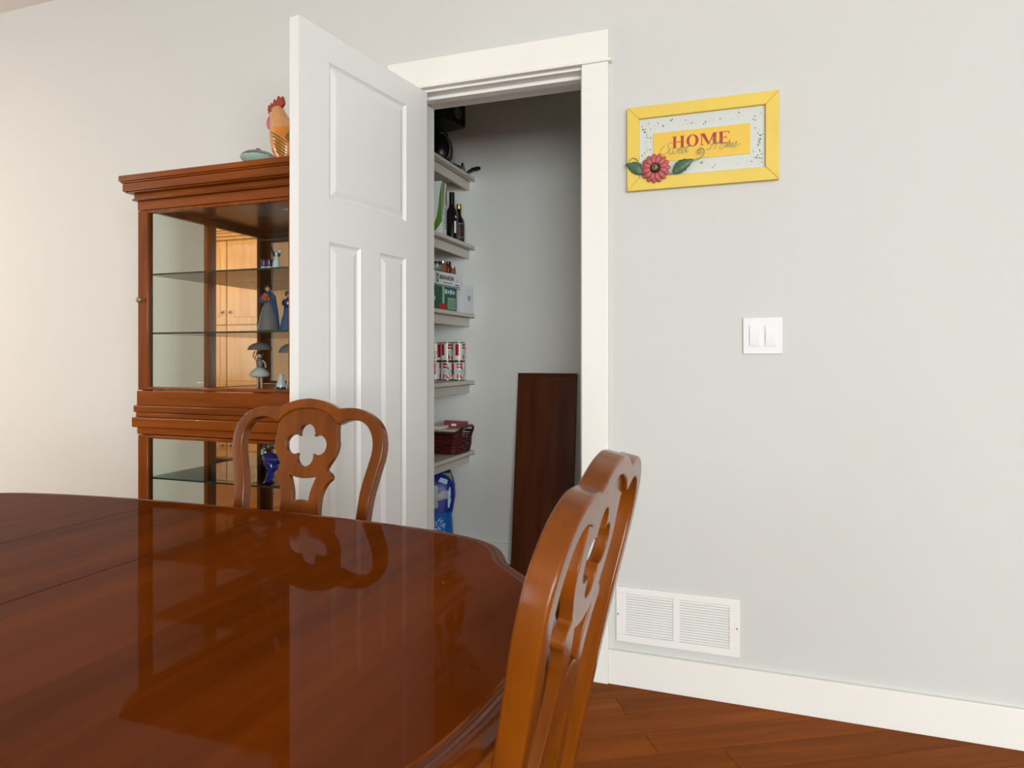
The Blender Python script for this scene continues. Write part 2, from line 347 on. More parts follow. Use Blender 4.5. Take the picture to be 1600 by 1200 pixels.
# local frame: +s runs from the hinge to the free edge, n = thickness away from the visible face
sd = Vector((-math.sin(DA), -math.cos(DA), 0)); nd = Vector((-math.cos(DA), math.sin(DA), 0))
def dm(s, n, z): return tuple(sd*s+nd*n+Vector((0,0,z)))
PNL = [(.127, .511, 1.540, 1.946), (.129, .271, .235, 1.412), (.368, .511, .235, 1.412)]
mb = MB()
def dbox(s0, s1, z0, z1, n0=0, n1=DT): mb.add([dm(s, n, z) for s, n, z in [(s0,n0,z0),(s1,n0,z0),(s1,n1,z0),(s0,n1,z0),(s0,n0,z1),(s1,n0,z1),(s1,n1,z1),(s0,n1,z1)]], [(0,3,2,1),(4,5,6,7),(0,1,5,4),(1,2,6,5),(2,3,7,6),(3,0,4,7)])
# one skin with holes so that no seams show: grid of cells
ss = sorted({0, DW, *[a for p in PNL for a in p[:2]]}); zs = sorted({0, DH, *[a for p in PNL for a in p[2:]]})
def solid(s, z): return not any(p[0] < s < p[1] and p[2] < z < p[3] for p in PNL)
vid = {}; vs = []; fs = []
def V(s, n, z):
    k = (round(s, 5), round(n, 5), round(z, 5))
    if k not in vid: vid[k] = len(vs); vs.append(dm(s, n, z))
    return vid[k]
for i in range(len(ss)-1):
    for j in range(len(zs)-1):
        s0, s1, z0, z1 = ss[i], ss[i+1], zs[j], zs[j+1]
        if not solid((s0+s1)/2, (z0+z1)/2): continue
        for n in (0, DT): fs.append((V(s0,n,z0), V(s1,n,z0), V(s1,n,z1), V(s0,n,z1)))
for (a, b, zz) in [(0, DW, 0), (0, DW, DH)]:
    for i in range(len(ss)-1): fs.append((V(ss[i],0,zz), V(ss[i+1],0,zz), V(ss[i+1],DT,zz), V(ss[i],DT,zz)))
for s in (0, DW):
    for j in range(len(zs)-1): fs.append((V(s,0,zs[j]), V(s,0,zs[j+1]), V(s,DT,zs[j+1]), V(s,DT,zs[j])))
MB().add(vs, fs).build('door_slab', 'door', dr)
for p in PNL:
    mb = MB()
    for side in (0, 1):
        rs = []
        for ins, dep in ((0, 0), (.003, .003), (.009, .0075), (.012, .008), (.014, .0075), (.030, .0022), (.0315, .0018)):
            n = dep if side == 0 else DT-dep
            rs.append([dm(p[0]+ins, n, p[2]+ins), dm(p[1]-ins, n, p[2]+ins), dm(p[1]-ins, n, p[3]-ins), dm(p[0]+ins, n, p[3]-ins)])
        nn = len(mb.v); mb.rings(rs, cap=False); mb.f.append((nn+24, nn+25, nn+26, nn+27))
    mb.build('door_panel', 'door', dr)
def knob(n0, sgn):
    prof = [(.031, 0), (.031, .004), (.024, .009), (.011, .012), (.010, .030), (.018, .036), (.026, .045), (.0275, .053), (.023, .061), (.012, .065), (.001, .0655)]
    mb = MB().lathe(prof, n=20)
    mb.map(lambda x, y, z: dm(DW-.06+x, n0+sgn*z, .91+y)); mb.build('door_knob', 'steel', dr, smooth=True)
knob(0, -1); knob(DT, 1)
for z in (.2, 1.0, 1.8):
    MB().tube([dm(-.002, DT+.004, z), dm(-.002, DT+.004, z+.09)], .006, 8).build('hinge_knuckle', 'steel', dr, smooth=True)
lp = MB(); 
lp.add([dm(DW+.0004, n, z) for n, z in ((.006, .88), (.029, .88), (.029, .94), (.006, .94))], [(0,1,2,3)]).build('latch_plate', 'steel', dr)

# ================================================================ DINING TABLE
TZ = .755
tab = thing('dining_table', 'glossy dark cherry extension dining table with bowed scalloped end in the foreground', 'table', (-.93-.1525, -1.585, 0))
tx0 = -.93-.1525
half = [(0.0, .5225), (.153, .5215), (.25, .518), (.35, .511), (.47, .497), (.552, .481), (.605, .463), (.641, .440), (.664, .412), (.680, .380), (.701, .348), (.733, .314), (.768, .276), (.799, .225), (.825, .165), (.840, .085), (.8455, .0)]
qtr = catmull(half[1:], 4)
full_right = qtr+[(x, -y) for x, y in reversed(qtr[:-1])]     # from far seam to near seam (local coords, seam at x=.153)
tprof = [(0, 0), (.0015, -.0022), (.004, -.0034), (.008, -.0030), (.012, -.0012), (.017, -.0016), (.022, -.0045), (.026, -.010), (.0275, -.017), (.025, -.024), (.0215, -.028), (.020, -.0300), (.0, -.0310)]
def edge_strip(line, name, ma, parent):
    rs = []
    n = len(line); nor = []
    for i in range(n):
        a = Vector(line[max(0, i-1)]); b = Vector(line[min(n-1, i+1)]); d = (b-a).normalized(); nr = Vector((d.y, -d.x))
        if nr.dot(Vector(line[i])) < 0: nr = -nr
        nor.append(nr)
    mb = MB()
    for o, z in tprof: rs.append([(line[i][0]+nor[i].x*o, line[i][1]+nor[i].y*o, TZ+z) for i in range(n)])
    mb.rings(rs, closed=False, cap=False)
    m = len(tprof)
    for i in (0, n-1): mb.f.append(tuple(k*n+i for k in range(m)))
    return mb.build(name, ma, parent, smooth=True)
def top_piece(poly, name):
    mb = MB(); mb.prism(poly, TZ-.031, TZ); return mb.build(name, 'table', tab)
g = .0012
fr = [(.153+g, full_right[0][1])]+full_right[1:-1]+[(.153+g, full_right[-1][1])]
top_piece(fr, 'tabletop_half')
edge_strip(fr, 'moulded_edge', 'tedge', tab)
fl = [(-x, y) for x, y in fr]
top_piece(fl, 'tabletop_half'); edge_strip(fl, 'moulded_edge', 'tedge', tab)
top_piece([(-.1525+g, .5222), (.1525-g, .5222), (.1525-g, -.5222), (-.1525+g, -.5222)], 'table_leaf')
edge_strip([(-.1525+g, .5222), (.1525-g, .5222)], 'moulded_edge', 'tedge', tab)
edge_strip([(.1525-g, -.5222), (-.1525+g, -.5222)], 'moulded_edge', 'tedge', tab)
ap = MB().box(-.60, .60, .36, .38, .635, .7235).box(-.60, .60, -.38, -.36, .635, .7235).box(.60, .62, -.38, .38, .635, .7235).box(-.62, -.60, -.38, .38, .635, .7235)
ap.build('apron', 'tedge', tab, bevel=.003)
for sx in (-1, 1):
    for sy in (-1, 1):
        pr = [(.02, 0), (.028, .01), (.03, .05), (.02, .09), (.018, .16), (.026, .3), (.036, .44), (.04, .5), (.028, .53), (.04, .55), (.04, .6), (.04, .723)]
        MB().lathe(pr, (sx*.57, sy*.33, 0), 16).build('table_leg', 'tedge', tab, smooth=True)

# ================================================================ DINING CHAIRS
def bow(u, v, w, lean=9.9, su=1.):      # back plane: u across, v up the back (0 at z .75), w behind the front face
    cl, sl = math.cos(math.radians(lean)), math.sin(math.radians(lean))
    return (u*su, v*sl+w*cl, .75+v*cl-w*sl)
outer_r = catmull([(0, .2360), (.030, .2325), (.055, .2255), (.076, .2165), (.085, .2135)], 4)[:-1]+catmull([(.085, .2135), (.098, .2155), (.128, .2160), (.156, .208), (.180, .194), (.197, .175), (.205, .155), (.2085, .132), (.2065, .105), (.200, .078), (.192, .043), (.186, .013), (.1825, -.025), (.181, -.09), (.183, -.17), (.188, -.285)], 4)
loop_r = catmull([(.0835, .1775), (.090, .1800), (.107, .1862), (.126, .1888), (.146, .1855), (.163, .1745), (.1755, .1545), (.1795, .134), (.178, .112), (.172, .088), (.165, .062), (.159, .034), (.156, .004), (.154, -.03), (.152, -.09), (.154, -.17), (.158, -.285)], 4)
arc_r = catmull([(0, .2120), (.024, .2105), (.045, .2055), (.066, .1945), (.0835, .1775)], 4)
inner_r = arc_r[:-1]+loop_r
frame_poly = outer_r+[(x, y) for x, y in reversed(inner_r)]
frame_poly = frame_poly+[(-x, y) for x, y in inner_r[1:]]+[(-x, y) for x, y in reversed(outer_r[1:])]
splat_r = [(0, .2165), (.03, .2145), (.055, .2045), (.0835, .184)]+catmull([(.0825, .178), (.0822, .167), (.0850, .143), (.0872, .131), (.0850, .115), (.077, .098), (.067, .083), (.0620, .0735)], 3)+catmull([(.0640, .0705), (.0725, .066), (.0790, .0580), (.0785, .0525)], 3)+catmull([(.0770, .0500), (.067, .041), (.059, .026), (.054, .009), (.0530, -.012), (.056, -.045), (.066, -.09), (.082, -.14), (.092, -.2), (.095, -.27)], 3)
splat_poly = mirror_poly(splat_r)
def lobe(cx, cy, r, a0, a1, n=9): return [(cx+r*math.cos(math.radians(a0+(a1-a0)*i/n)), cy+r*math.sin(math.radians(a0+(a1-a0)*i/n))) for i in range(n+1)]
quat = lobe(.033, .128, .0235, -115, 115)+lobe(0, .1545, .0225, -15, 195)+lobe(-.033, .128, .0235, 65, 295)+lobe(0, .1005, .0235, 165, 375)
# order the lobes counter-clockwise round the centre
quat = lobe(.033, .128, .0235, -112, 112)+lobe(0, .1545, .0225, -18, 198)+lobe(-.033, .128, .0235, 68, 292)+lobe(0, .1005, .0235, 162, 378)
low = mirror_poly(catmull([(0, .0505), (.020, .0525), (.0375, .0565)], 3)[:-1]+catmull([(.0375, .0565), (.0300, .038), (.0240, .018), (.0215, -.006)], 3)[:-1]+catmull([(.0215, -.006), (.016, -.002), (.008, .0015), (0, .0025)], 3))
low2 = mirror_poly(catmull([(0, -.075), (.022, -.068), (.030, -.062)], 3)[:-1]+catmull([(.030, -.062), (.042, -.12), (.052, -.18), (.054, -.24)], 3)[:-1]+[(.03, -.236), (0, -.232)])
def make_chair(label, loc, rz, lean=9.9, su=1.):
    cl, sl = math.cos(math.radians(lean)), math.sin(math.radians(lean))
    me_frame = shape2d([frame_poly], .026, .0035, 'back_frame'); remap(me_frame, lambda x, y, z: bow(x, y, .013+z, lean, su))
    me_splat = shape2d([splat_poly, quat, low, low2], .0145, .0015, 'splat'); remap(me_splat, lambda x, y, z: bow(x, y, .013+z, lean, su))
    for m_ in (me_frame, me_splat):
        for p in m_.polygons: p.use_smooth = True
        m_.set_sharp_from_angle(angle=math.radians(50))
    c = thing('dining_chair', label, 'chair', loc, rz, 'dining chairs round the table')
    for o_ in (link('back_frame', me_frame, 'chair', c), link('splat', me_splat, 'chair', c)):
        wn_ = o_.modifiers.new('normals', 'WEIGHTED_NORMAL'); wn_.keep_sharp = True; wn_.weight = 100
    # seat rail, seat and cushion (the seat is in front of the back: -y)
    yb = -.045
    seatp = catmull([(-.185, yb), (-.21, yb-.15), (-.235, yb-.36), (-.20, yb-.415), (0, yb-.43), (.20, yb-.415), (.235, yb-.36), (.21, yb-.15), (.185, yb)], 4)
    MB().prism(seatp, .405, .445).build('seat_frame', 'chair', c, bevel=.004)
    cp = [(x*.94, yb-.215+(y-yb+.215)*.95) for x, y in seatp]
    MB().rings([[(x*k, (y-(yb-.215))*k+yb-.215, z) for x, y in cp] for k, z in ((1, .4455), (1.0, .465), (.97, .478), (.85, .487), (.5, .492))]).build('seat_cushion', 'cushion', c, smooth=True)
    for s in (-1, 1):
        z0 = .75-.285*cl; y0 = -.285*sl+.013
        MB().rings([[(s*.173*su-.016+dx*.032, y-.015+dy*.03, z) for dx, dy in ((0,0),(1,0),(1,1),(0,1))] for y, z in ((y0+.004, z0+.02), (y0-.004, z0-.02), (y0-.004, .40), (y0+.01, .25), (y0+.04, .10), (y0+.065, 0))]).build('rear_leg', 'chair', c, bevel=.003)
        fl_ = catmull([(s*.20, yb-.375, .405), (s*.215, yb-.395, .34), (s*.205, yb-.385, .22), (s*.195, yb-.38, .10), (s*.205, yb-.40, .02), (s*.207, yb-.402, 0)], 3)
        n_ = len(fl_); MB().tube(fl_, [.030-.017*min(1, (i/(n_-1))*1.3)+(.007 if i > n_-3 else 0) for i in range(n_)], 10).build('front_leg', 'chair', c, smooth=True)
    return c
ch1 = make_chair('reddish wooden dining chair behind the far edge of the table, quatrefoil splat facing the camera', (-.9845, -.930, 0), 0)
ch2 = make_chair('large foreground dining chair at the bowed table end, seen edge-on from behind', (-.205, -1.517, 0), -PI/2+math.radians(.4), 12.5, 1.045)

# ================================================================ WALL THINGS ON THE RIGHT
# framed HOME sign; local x along wall, z up, y = out of the wall is -y
sg = thing('wall_sign', 'yellow framed Home Sweet Home sign with a pink flower on the wall', 'sign', (-.389, -.001, 1.620))
SW, SH, FW = .462, .271, .039
def miter(pts, name):  # mitred frame member, pts = 4 xz points
    MB().prism(pts, 0, 1, lambda x, z, h: (x, -.002-.018*h, z)).build(name, 'yellow', sg, bevel=.0022)
e = .0003
miter([(0, 0), (SW, 0), (SW-FW, FW+.002), (FW, FW+.002)], 'frame_rail')
miter([(0, SH), (FW, SH-FW), (SW-FW, SH-FW), (SW, SH)], 'frame_rail')
miter([(0, e), (FW-e, FW+.002), (FW-e, SH-FW), (0, SH-e)], 'frame_stile')
miter([(SW, e), (SW, SH-e), (SW-FW+e, SH-FW), (SW-FW+e, FW+.002)], 'frame_stile')
MB().box(.03, SW-.03, -.008, -.002, .03, SH-.03).build('embossed_mat', 'paper', sg)
MB().box(.083, .379, -.0105, -.008, .088, .182).build('yellow_card', 'yellow2', sg, bevel=.0008)
# punched cut-outs and embossed scrolls of the paper mat
mb = MB(); rnd = random.Random(3)
for i in range(64):
    side = rnd.random()
    if side < .36: x = rnd.uniform(.045, .415); z = rnd.choice((rnd.uniform(.190, .222), rnd.uniform(.05, .08)))
    else: x = rnd.choice((rnd.uniform(.046, .076), rnd.uniform(.386, .416))); z = rnd.uniform(.055, .215)
    if x < .22 and z < .11: continue
    a = rnd.uniform(0, PI); l = rnd.uniform(.0014, .0042); w = rnd.uniform(.0009, .0020)
    mb.prism([(x+l*math.cos(t_)*math.cos(a)-w*math.sin(t_)*math.sin(a), z+l*math.cos(t_)*math.sin(a)+w*math.sin(t_)*math.cos(a)) for t_ in [PI*2*k/6 for k in range(6)]], 0, 1, lambda x, z, h: (x, -.0079-.0004*h, z))
o = mb.build('punched_holes', 'hole', sg); o['kind'] = 'stuff'
mb = MB()
for i in range(26):
    x, z = (rnd.uniform(.05, .41), rnd.choice((.205, .062))) if i < 16 else (rnd.choice((.060, .402)), rnd.uniform(.07, .2))
    if x < .2 and z < .1: continue
    r = rnd.uniform(.006, .011); a0 = rnd.uniform(0, 6)
    mb.tube([(x+r*(1-k/14)*math.cos(a0+k*.55), -.0082, z+r*(1-k/14)*math.sin(a0+k*.55)) for k in range(12)], .0007, 4)
mb.build('embossed_scrolls', 'paper', sg)['kind'] = 'stuff'
# HOME in serif capitals, drawn as polygons (unit height 1)
def serif_letters():
    out = []
    def bar(x0, y0, x1, y1, w0, w1=None):
        w1 = w1 or w0; return [(x0-w0/2, y0), (x0+w0/2, y0), (x1+w1/2, y1), (x1-w1/2, y1)]
    def rect(a, b, c, d): return [(a, c), (b, c), (b, d), (a, d)]
    H = [rect(.07, .29, .0, 1), rect(.67, .89, 0, 1), rect(.24, .70, .47, .53)]+[rect(a, a+.34, z, z+.045) for a in (0, .60) for z in (0, .955)]
    out.append((H, .96))
    n = 24; O = []
    for i in range(n):
        a, b = 2*PI*i/n, 2*PI*(i+1)/n
        O.append([(.5+.48*math.cos(a), .5+.52*math.sin(a)), (.5+.48*math.cos(b), .5+.52*math.sin(b)), (.5+.25*math.cos(b), .5+.46*math.sin(b)), (.5+.25*math.cos(a), .5+.47*math.sin(a))])
    out.append((O, 1.0))
    Mm = [rect(.10, .16, 0, 1), rect(.90, 1.13, 0, 1), [(.08, 1), (.34, 1), (.70, .05), (.54, .05)], [(.56, .05), (.64, .05), (1.0, 1), (.93, 1)], rect(0, .28, 0, .045), rect(.82, 1.2, 0, .045), rect(0, .28, .955, 1), rect(.93, 1.2, .955, 1)]
    out.append((Mm, 1.2))
    E_ = [rect(.07, .29, 0, 1), rect(0, .80, 0, .06), rect(0, .76, .94, 1), rect(.25, .55, .475, .53), rect(.76, .81, 0, .26), rect(.71, .76, .76, 1), rect(.53, .57, .38, .62)]
    out.append((E_, .82))
    return out
xs = [(.144, .182), (.187, .226), (.229, .282), (.286, .320)]
for (polys, wd), (xa, xb) in zip(serif_letters(), xs):
    mb = MB()
    for i, pl in enumerate(polys):
        mb.prism(pl, 0, 1, lambda x, y, h, i=i: (xa+x/wd*(xb-xa), -.0106-.0006*h-.00002*i, .128+.037*y))
    mb.build('letter', 'red', sg)
# the script line "Sweet (flower) Home"
def script(pts, x0, z0, sc, r=.0008):
    q = catmull([(p[0], p[1]) for p in pts], 4)
    return MB().tube([(x0+(x+.32*y)*sc, -.0114, z0+y*sc) for x, y in q], r*.8, 5)
S_ = [(1.25, 1.9), (.95, 2.2), (.55, 2.0), (.5, 1.6), (.85, 1.2), (.95, .7), (.55, .25), (-.2, .15), (-.6, .5), (-.5, 1.2), (-.1, 1.8)]
w_ = [(1.2, 1.0), (1.15, .3), (1.4, 0), (1.75, .5), (1.85, 1.0), (1.8, .3), (2.1, 0), (2.45, .5), (2.5, 1.0), (2.7, .8)]
e1 = [(2.7, .4), (3.1, .6), (3.2, .95), (2.95, 1.0), (2.75, .5), (2.95, 0), (3.3, .2)]
e2 = [(3.3, .3), (3.7, .6), (3.8, .95), (3.55, 1.0), (3.35, .5), (3.55, 0), (3.9, .2)]
t_ = [(3.95, .2), (4.2, 1.1), (4.35, 1.8), (4.15, .6), (4.25, .05), (4.6, .4)]
t2 = [(3.95, 1.1), (4.55, 1.15)]
for st in (S_, w_, e1, e2, t_, t2): script(st, .112, .109, .0175, .0011).build('script_stroke', 'grey_ink', sg)
h_ = [(-.9, 1.0), (-.5, 1.9), (.2, 2.0), (.1, 1.0), (-.3, .1), (-.8, .2)]
h2 = [(1.2, 2.1), (.9, 1.1), (.6, .1)]; h3 = [(-.4, .9), (.4, 1.05), (1.3, 1.2)]
o_ = [(1.9, .95), (1.5, .7), (1.55, .1), (1.95, 0), (2.2, .5), (1.95, .95), (2.4, .85)]
m_ = [(2.45, .1), (2.75, 1.0), (2.65, .1), (3.15, 1.0), (3.1, .1), (3.6, 1.0), (3.5, .2), (3.8, .2)]
e3 = [(3.8, .3), (4.2, .6), (4.3, .95), (4.05, 1.0), (3.85, .5), (4.05, 0), (4.5, .35), (5.0, .6)]
for st in (h_, h2, h3, o_, m_, e3): script(st, .262, .1115, .0172, .0011).build('script_stroke', 'grey_ink', sg)
mb = MB()
for k in range(6): mb.prism([(.227+.0075*math.cos(PI/3*k+d)*q, .114+.0075*math.sin(PI/3*k+d)*q) for d, q in ((-.35, .4), (0, 1), (.35, .4), (0, .05))], 0, 1, lambda x, z, h: (x, -.0106-.0005*h, z))
mb.build('printed_blossom', 'grey_ink', sg)
# tin flower, leaves, vine
fx, fz = .092, .065
for layer, (n, r0, r1, yo, off) in enumerate(((15, .014, .047, -.026, 0), (12, .012, .040, -.030, .2))):
    for k in range(n):
        a = 2*PI*k/n+off; mb = MB(); rows = []
        for i in range(6):
            q = i/5; r = r0+(r1-r0)*q; w = (.0026+.0052*math.sin(min(1, q*1.15)*PI*.62))*(1 if i < 5 else .55)
            rows.append([(fx+r*math.cos(a)-s*w*math.sin(a), yo-.004*math.sin(q*PI)+(.002*abs(s)), fz+r*math.sin(a)+s*w*math.cos(a)) for s in (-1, 0, 1)])
        mb.rings(rows, closed=False, cap=False); o = mb.build('petal', 'pink', sg, smooth=True)
        sm = o.modifiers.new('thick', 'SOLIDIFY'); sm.thickness = .0012
MB().lathe([(.001, .010), (.008, .0095), (.013, .006), (.0165, .002), (.017, -.003)], n=18).map(lambda x, y, z: (fx+x, -.030-z, fz+y)).build('flower_rim', 'dark', sg, smooth=True)
MB().lathe([(.001, .0145), (.006, .0135), (.0095, .0105), (.010, .008)], n=16).map(lambda x, y, z: (fx+x, -.030-z, fz+y)).build('flower_centre', 'brasslike', sg, smooth=True)
MB().ball((fx, -.0445, fz), .0035).build('flower_button', 'dark', sg, smooth=True)
def tin_leaf(base, tip, w, bend):
    b, t = Vector(base), Vector(tip); d = t-b; nrm = Vector((-d.y, d.x)).normalized(); rows = []
    for i in range(11):
        q = i/10; wd = w*math.sin(PI*min(1, q*.98+.02)**.8)*(1+.12*math.sin(q*30)); c = b+d*q+nrm*bend*math.sin(PI*q)
        rows.append([(c.x+nrm.x*wd*s, -.024-.006*(1-abs(s))*math.sin(PI*q)+.0015*math.sin(q*40)*abs(s), c.y+nrm.y*wd*s) for s in (-1, -.5, 0, .5, 1)])
    mb = MB(); mb.rings(rows, closed=False, cap=False); o = mb.build('tin_leaf', 'leafg', sg, smooth=True); sm = o.modifiers.new('thick', 'SOLIDIFY'); sm.thickness = .001
tin_leaf((.148, .046), (.211, .083), .019, .004); tin_leaf((.052, .052), (-.006, .088), .019, -.006)
MB().tube([(x, -.024, z) for x, z in catmull([(.120, .050), (.135, .045), (.15, .047), (.21, .078), (.228, .083), (.241, .094), (.243, .108), (.234, .116), (.225, .111), (.224, .103), (.231, .100), (.235, .106)], 4)], .0014, 6).build('vine', 'wire', sg, smooth=True)
MB().tube([(x, -.024, z) for x, z in catmull([(.045, .075), (.036, .086), (.034, .097), (.022, .105), (.010, .099), (.010, .089), (.018, .084)], 4)], .0013, 6).build('vine', 'wire', sg, smooth=True)

# double rocker switch
sw = thing('light_switch', 'white double rocker light switch plate on the wall', 'switch', (-.032, -.001, 1.145))
MB().prism([(0, -.057), (.1165, -.057), (.1165, .057), (0, .057)], 0, 1, lambda x, z, h: (x+.0015*h*(1 if x < .05 else -1), -.0005-.006*h, z*(1-.02*h))).build('wall_plate', 'plastic', sw, bevel=.002)
for cx in (.0355, .081):
    MB().box(cx-.0168, cx+.0168, -.0085, -.0055, -.0335, .0335).build('switch_bezel', 'plastic', sw, bevel=.0008)
    MB().add([(cx-.0145, -.0090, -.031), (cx+.0145, -.0090, -.031), (cx+.0145, -.0135, .0), (cx-.0145, -.0135, .0), (cx+.0145, -.0095, .031), (cx-.0145, -.0095, .031), (cx-.0145, -.008, -.031), (cx+.0145, -.008, -.031), (cx+.0145, -.008, .031), (cx-.0145, -.008, .031)],
             [(0,1,2,3), (3,2,4,5), (0,3,5,9,6), (1,7,8,4,2), (0,6,7,1), (5,4,8,9)]).build('rocker', 'plastic', sw, bevel=.0006)
    for z in (-.048, .048): MB().lathe([(.001, .0012), (.003, .0008), (.0032, 0)], n=10).map(lambda x, y, q: (cx+x, -.0064-q, z+y)).build('screw', 'white_metal', sw, smooth=True)

# return-air grille
vg = thing('air_vent', 'white louvred return air grille low on the wall above the baseboard', 'vent', (-.4275, -.001, .143))
VW, VH = .3875, .180
B1, B2, VZ0, VZ1 = (.031, .184), (.203, .356), .024, .158
mb = MB()
for a in ((0, VW, 0, VZ0), (0, VW, VZ1, VH), (0, B1[0], VZ0, VZ1), (B1[1], B2[0], VZ0, VZ1), (B2[1], VW, VZ0, VZ1)): mb.box(a[0], a[1], -.005, -.0005, a[2], a[3])
mb.build('grille_frame', 'white_metal', vg, bevel=.0008)
MB().box(B1[0], B2[1], -.0008, -.0003, VZ0, VZ1).build('slot_shade', 'duct', vg)  # flat sheet whose grey stands in for shade between the louvers
lm = MB().add([(0, -.0056, -.0026), (.153, -.0056, -.0026), (.153, -.0014, .0018), (0, -.0014, .0018), (0, -.0050, -.0030), (.153, -.0050, -.0030), (.153, -.0010, .0014), (0, -.0010, .0014)], [(0,1,2,3), (4,7,6,5), (0,4,5,1), (2,6,7,3), (0,3,7,4), (1,5,6,2)]).mesh('louver')
for b in (B1, B2):
    for k in range(16): link('louver', lm, 'white_metal', vg, loc=(b[0], 0, VZ0+.0045+k*(VZ1-VZ0)/16))
for x in (.006, VW-.0085): MB().lathe([(.001, .0016), (.0026, .001), (.003, 0)], n=10).map(lambda a, y, q: (x+a, -.005-q, .089+y)).build('screw', 'screw', vg, smooth=True)

# ================================================================ PANTRY
SZ = [2.032, 1.668, 1.307, .956, .586]
SL = ['topmost white pantry shelf, holding the black coffee maker', 'white pantry shelf holding the carton and the two bottles', 'white pantry shelf holding the green box and white carton', 'white pantry shelf holding the stacked soup cans', 'lowest white pantry shelf, holding the wicker basket']
for z, lb in zip(SZ, SL):
    t = thing('pantry_shelf', lb, 'shelf', (PX0, WT, z), 0, 'pantry shelves')
    Ls = PY-WT
    MB().box(.001, .302, .001, Ls-.001, -.018, 0).build('shelf_board', 'shelf', t)
    MB().box(.302, .304, .001, Ls-.001, -.0215, 0).box(.290, .304, .001, Ls-.001, -.0215, -.018).build('nosing', 'shelf', t, bevel=.0008)
    MB().box(.258, .274, .001, Ls-.001, -.066, -.0215).build('fascia', 'shelf', t, bevel=.001)
    MB().box(.001, .258, Ls-.018, Ls-.001, -.055, -.0185).build('cleat', 'shelf', t)

# ---- top shelf: coffee maker and cord
z = SZ[0]+.001
cm = thing('coffee_maker', 'black coffee maker with round dial on the topmost pantry shelf', 'coffee maker', (-1.52, .885, z), math.radians(-14))
# local +x = towards the shelf's front edge
MB().box(-.10, .09, -.09, .09, 0, .028).build('base', 'black', cm, bevel=.006)
MB().box(-.10, -.02, -.085, .085, .028, .22).build('water_tank', 'black', cm, bevel=.01)
MB().box(-.10, .11, -.095, .105, .215, .335).build('brew_head', 'blackm', cm, bevel=.008)
MB().lathe([(.030, 0), (.030, .004), (.026, .005), (.026, .001), (.001, .001)], n=24).map(lambda x, y, q: (.111+q, .035+x, .275+y)).build('dial_ring', 'grey', cm, smooth=True)
MB().lathe([(.05, .0), (.062, .02), (.064, .06), (.055, .10), (.04, .125), (.042, .135)], (.038, -.01, .03), 20).build('carafe', 'black', cm, smooth=True)
MB().tube(catmull([(.085, -.075, .15), (.112, -.058, .135), (.125, -.045, .09), (.118, -.04, .045), (.10, -.045, .028)], 5), .004, 8).build('carafe_handle', 'chrome', cm, smooth=True)
cd = tag(MB().tube(catmull([(-1.52, 1.02, z+.008), (-1.47, .99, z+.01), (-1.43, .985, z+.015), (-1.425, 1.0, z+.05), (-1.43, 1.02, z+.055), (-1.425, 1.03, z+.018), (-1.42, 1.04, z+.014), (-1.41, 1.05, z+.022)], 10), .0042, 8).build('power_cord', 'black', smooth=True), 'black power cord looped at the right end of the topmost pantry shelf', 'cord')
MB().tube([(-1.412, 1.048, z+.020), (-1.395, 1.062, z+.034), (-1.37, 1.08, z+.042), (-1.358, 1.086, z+.044)], [.006, .009, .011, .006], 10).build('plug', 'black', cd, smooth=True)

# ---- second shelf
z = SZ[1]+.001
def carton(name, label, cat, loc, rz, sx, sy, sz, ma):
    t = thing(name, label, cat, loc, rz)
    MB().box(-sx, 0, 0, sy, 0, sz).build('carton_body', ma, t, bevel=.0015)
    return t
ct = carton('cereal_box', 'tall white carton with a curved green band, left of the bottles', 'box', (-1.417, .742, z), math.radians(6), .17, .065, .262, 'white')
# front (+x) and side (-y) print
def on_side(u, h, e): return (-u, -.0004-e, h)
mb = MB()
band = catmull([(.000, .262), (.012, .200), (.020, .13), (.035, .07), (.07, .02), (.09, .0)], 5)
mb.prism([(max(0, u-.0), h) for u, h in band]+[(max(u-.035, 0), h) for u, h in reversed(band)], 0, 1, lambda x, h, e: on_side(x+.001, h, .0006*e)); mb.build('green_band', 'green', ct)
MB().prism([(.001, .262), (.03, .262), (.022, .21), (.018, .15), (.006, .10), (.001, .09)], 0, 1, lambda x, h, e: (.0004+.0005*e, x, h)).build('green_band', 'green', ct)
MB().prism([(.060, .245), (.064, .245), (.064, .15), (.045, .16), (.048, .2)], 0, 1, lambda x, h, e: (.0004+.0005*e, x, h)).build('printed_picture', 'brown', ct)
mb = MB()
for k in range(9): mb.box(.0004, .0009, .034, .060, .135-k*.012, .140-k*.012)
for k in range(4): mb.box(-.12, -.06, -.0008, -.0003, .20-k*.014, .205-k*.014)
mb.box(-.11, -.07, -.0008, -.0003, .222, .238)
mb.build('printed_text', 'grey_ink2', ct)['kind'] = 'stuff'
b1 = thing('bottle', 'tall black wine bottle between the carton and gold-capped bottle', 'bottle', (-1.452, .930, z), 0, 'bottles on the second pantry shelf')
MB().lathe([(.028, 0), (.032, .004), (.032, .135), (.028, .155), (.016, .175), (.0125, .195), (.0125, .235), (.0135, .236), (.0135, .246), (.001, .247)], n=24).build('glass_body', 'bottle', b1, smooth=True)
MB().lathe([(.0138, .180), (.0138, .250), (.001, .2505)], n=20).build('foil_cap', 'black', b1, smooth=True)
MB().box(.0, .012, -.0, .001, 0, .06).map(lambda x, y, q: (.0325*math.cos(-.75+x*28), .0325*math.sin(-.75+x*28)-y, .04+q)).build('label', 'white', b1)
MB().box(.0, .008, -.0, .001, 0, .009).map(lambda x, y, q: (.0325*math.cos(-.6+x*28), .0325*math.sin(-.6+x*28)-y, .118+q)).build('neck_tag', 'white', b1)
b2 = thing('bottle', 'shorter dark bottle with gold cap and red lettering', 'bottle', (-1.443, .998, z), 0, 'bottles on the second pantry shelf')
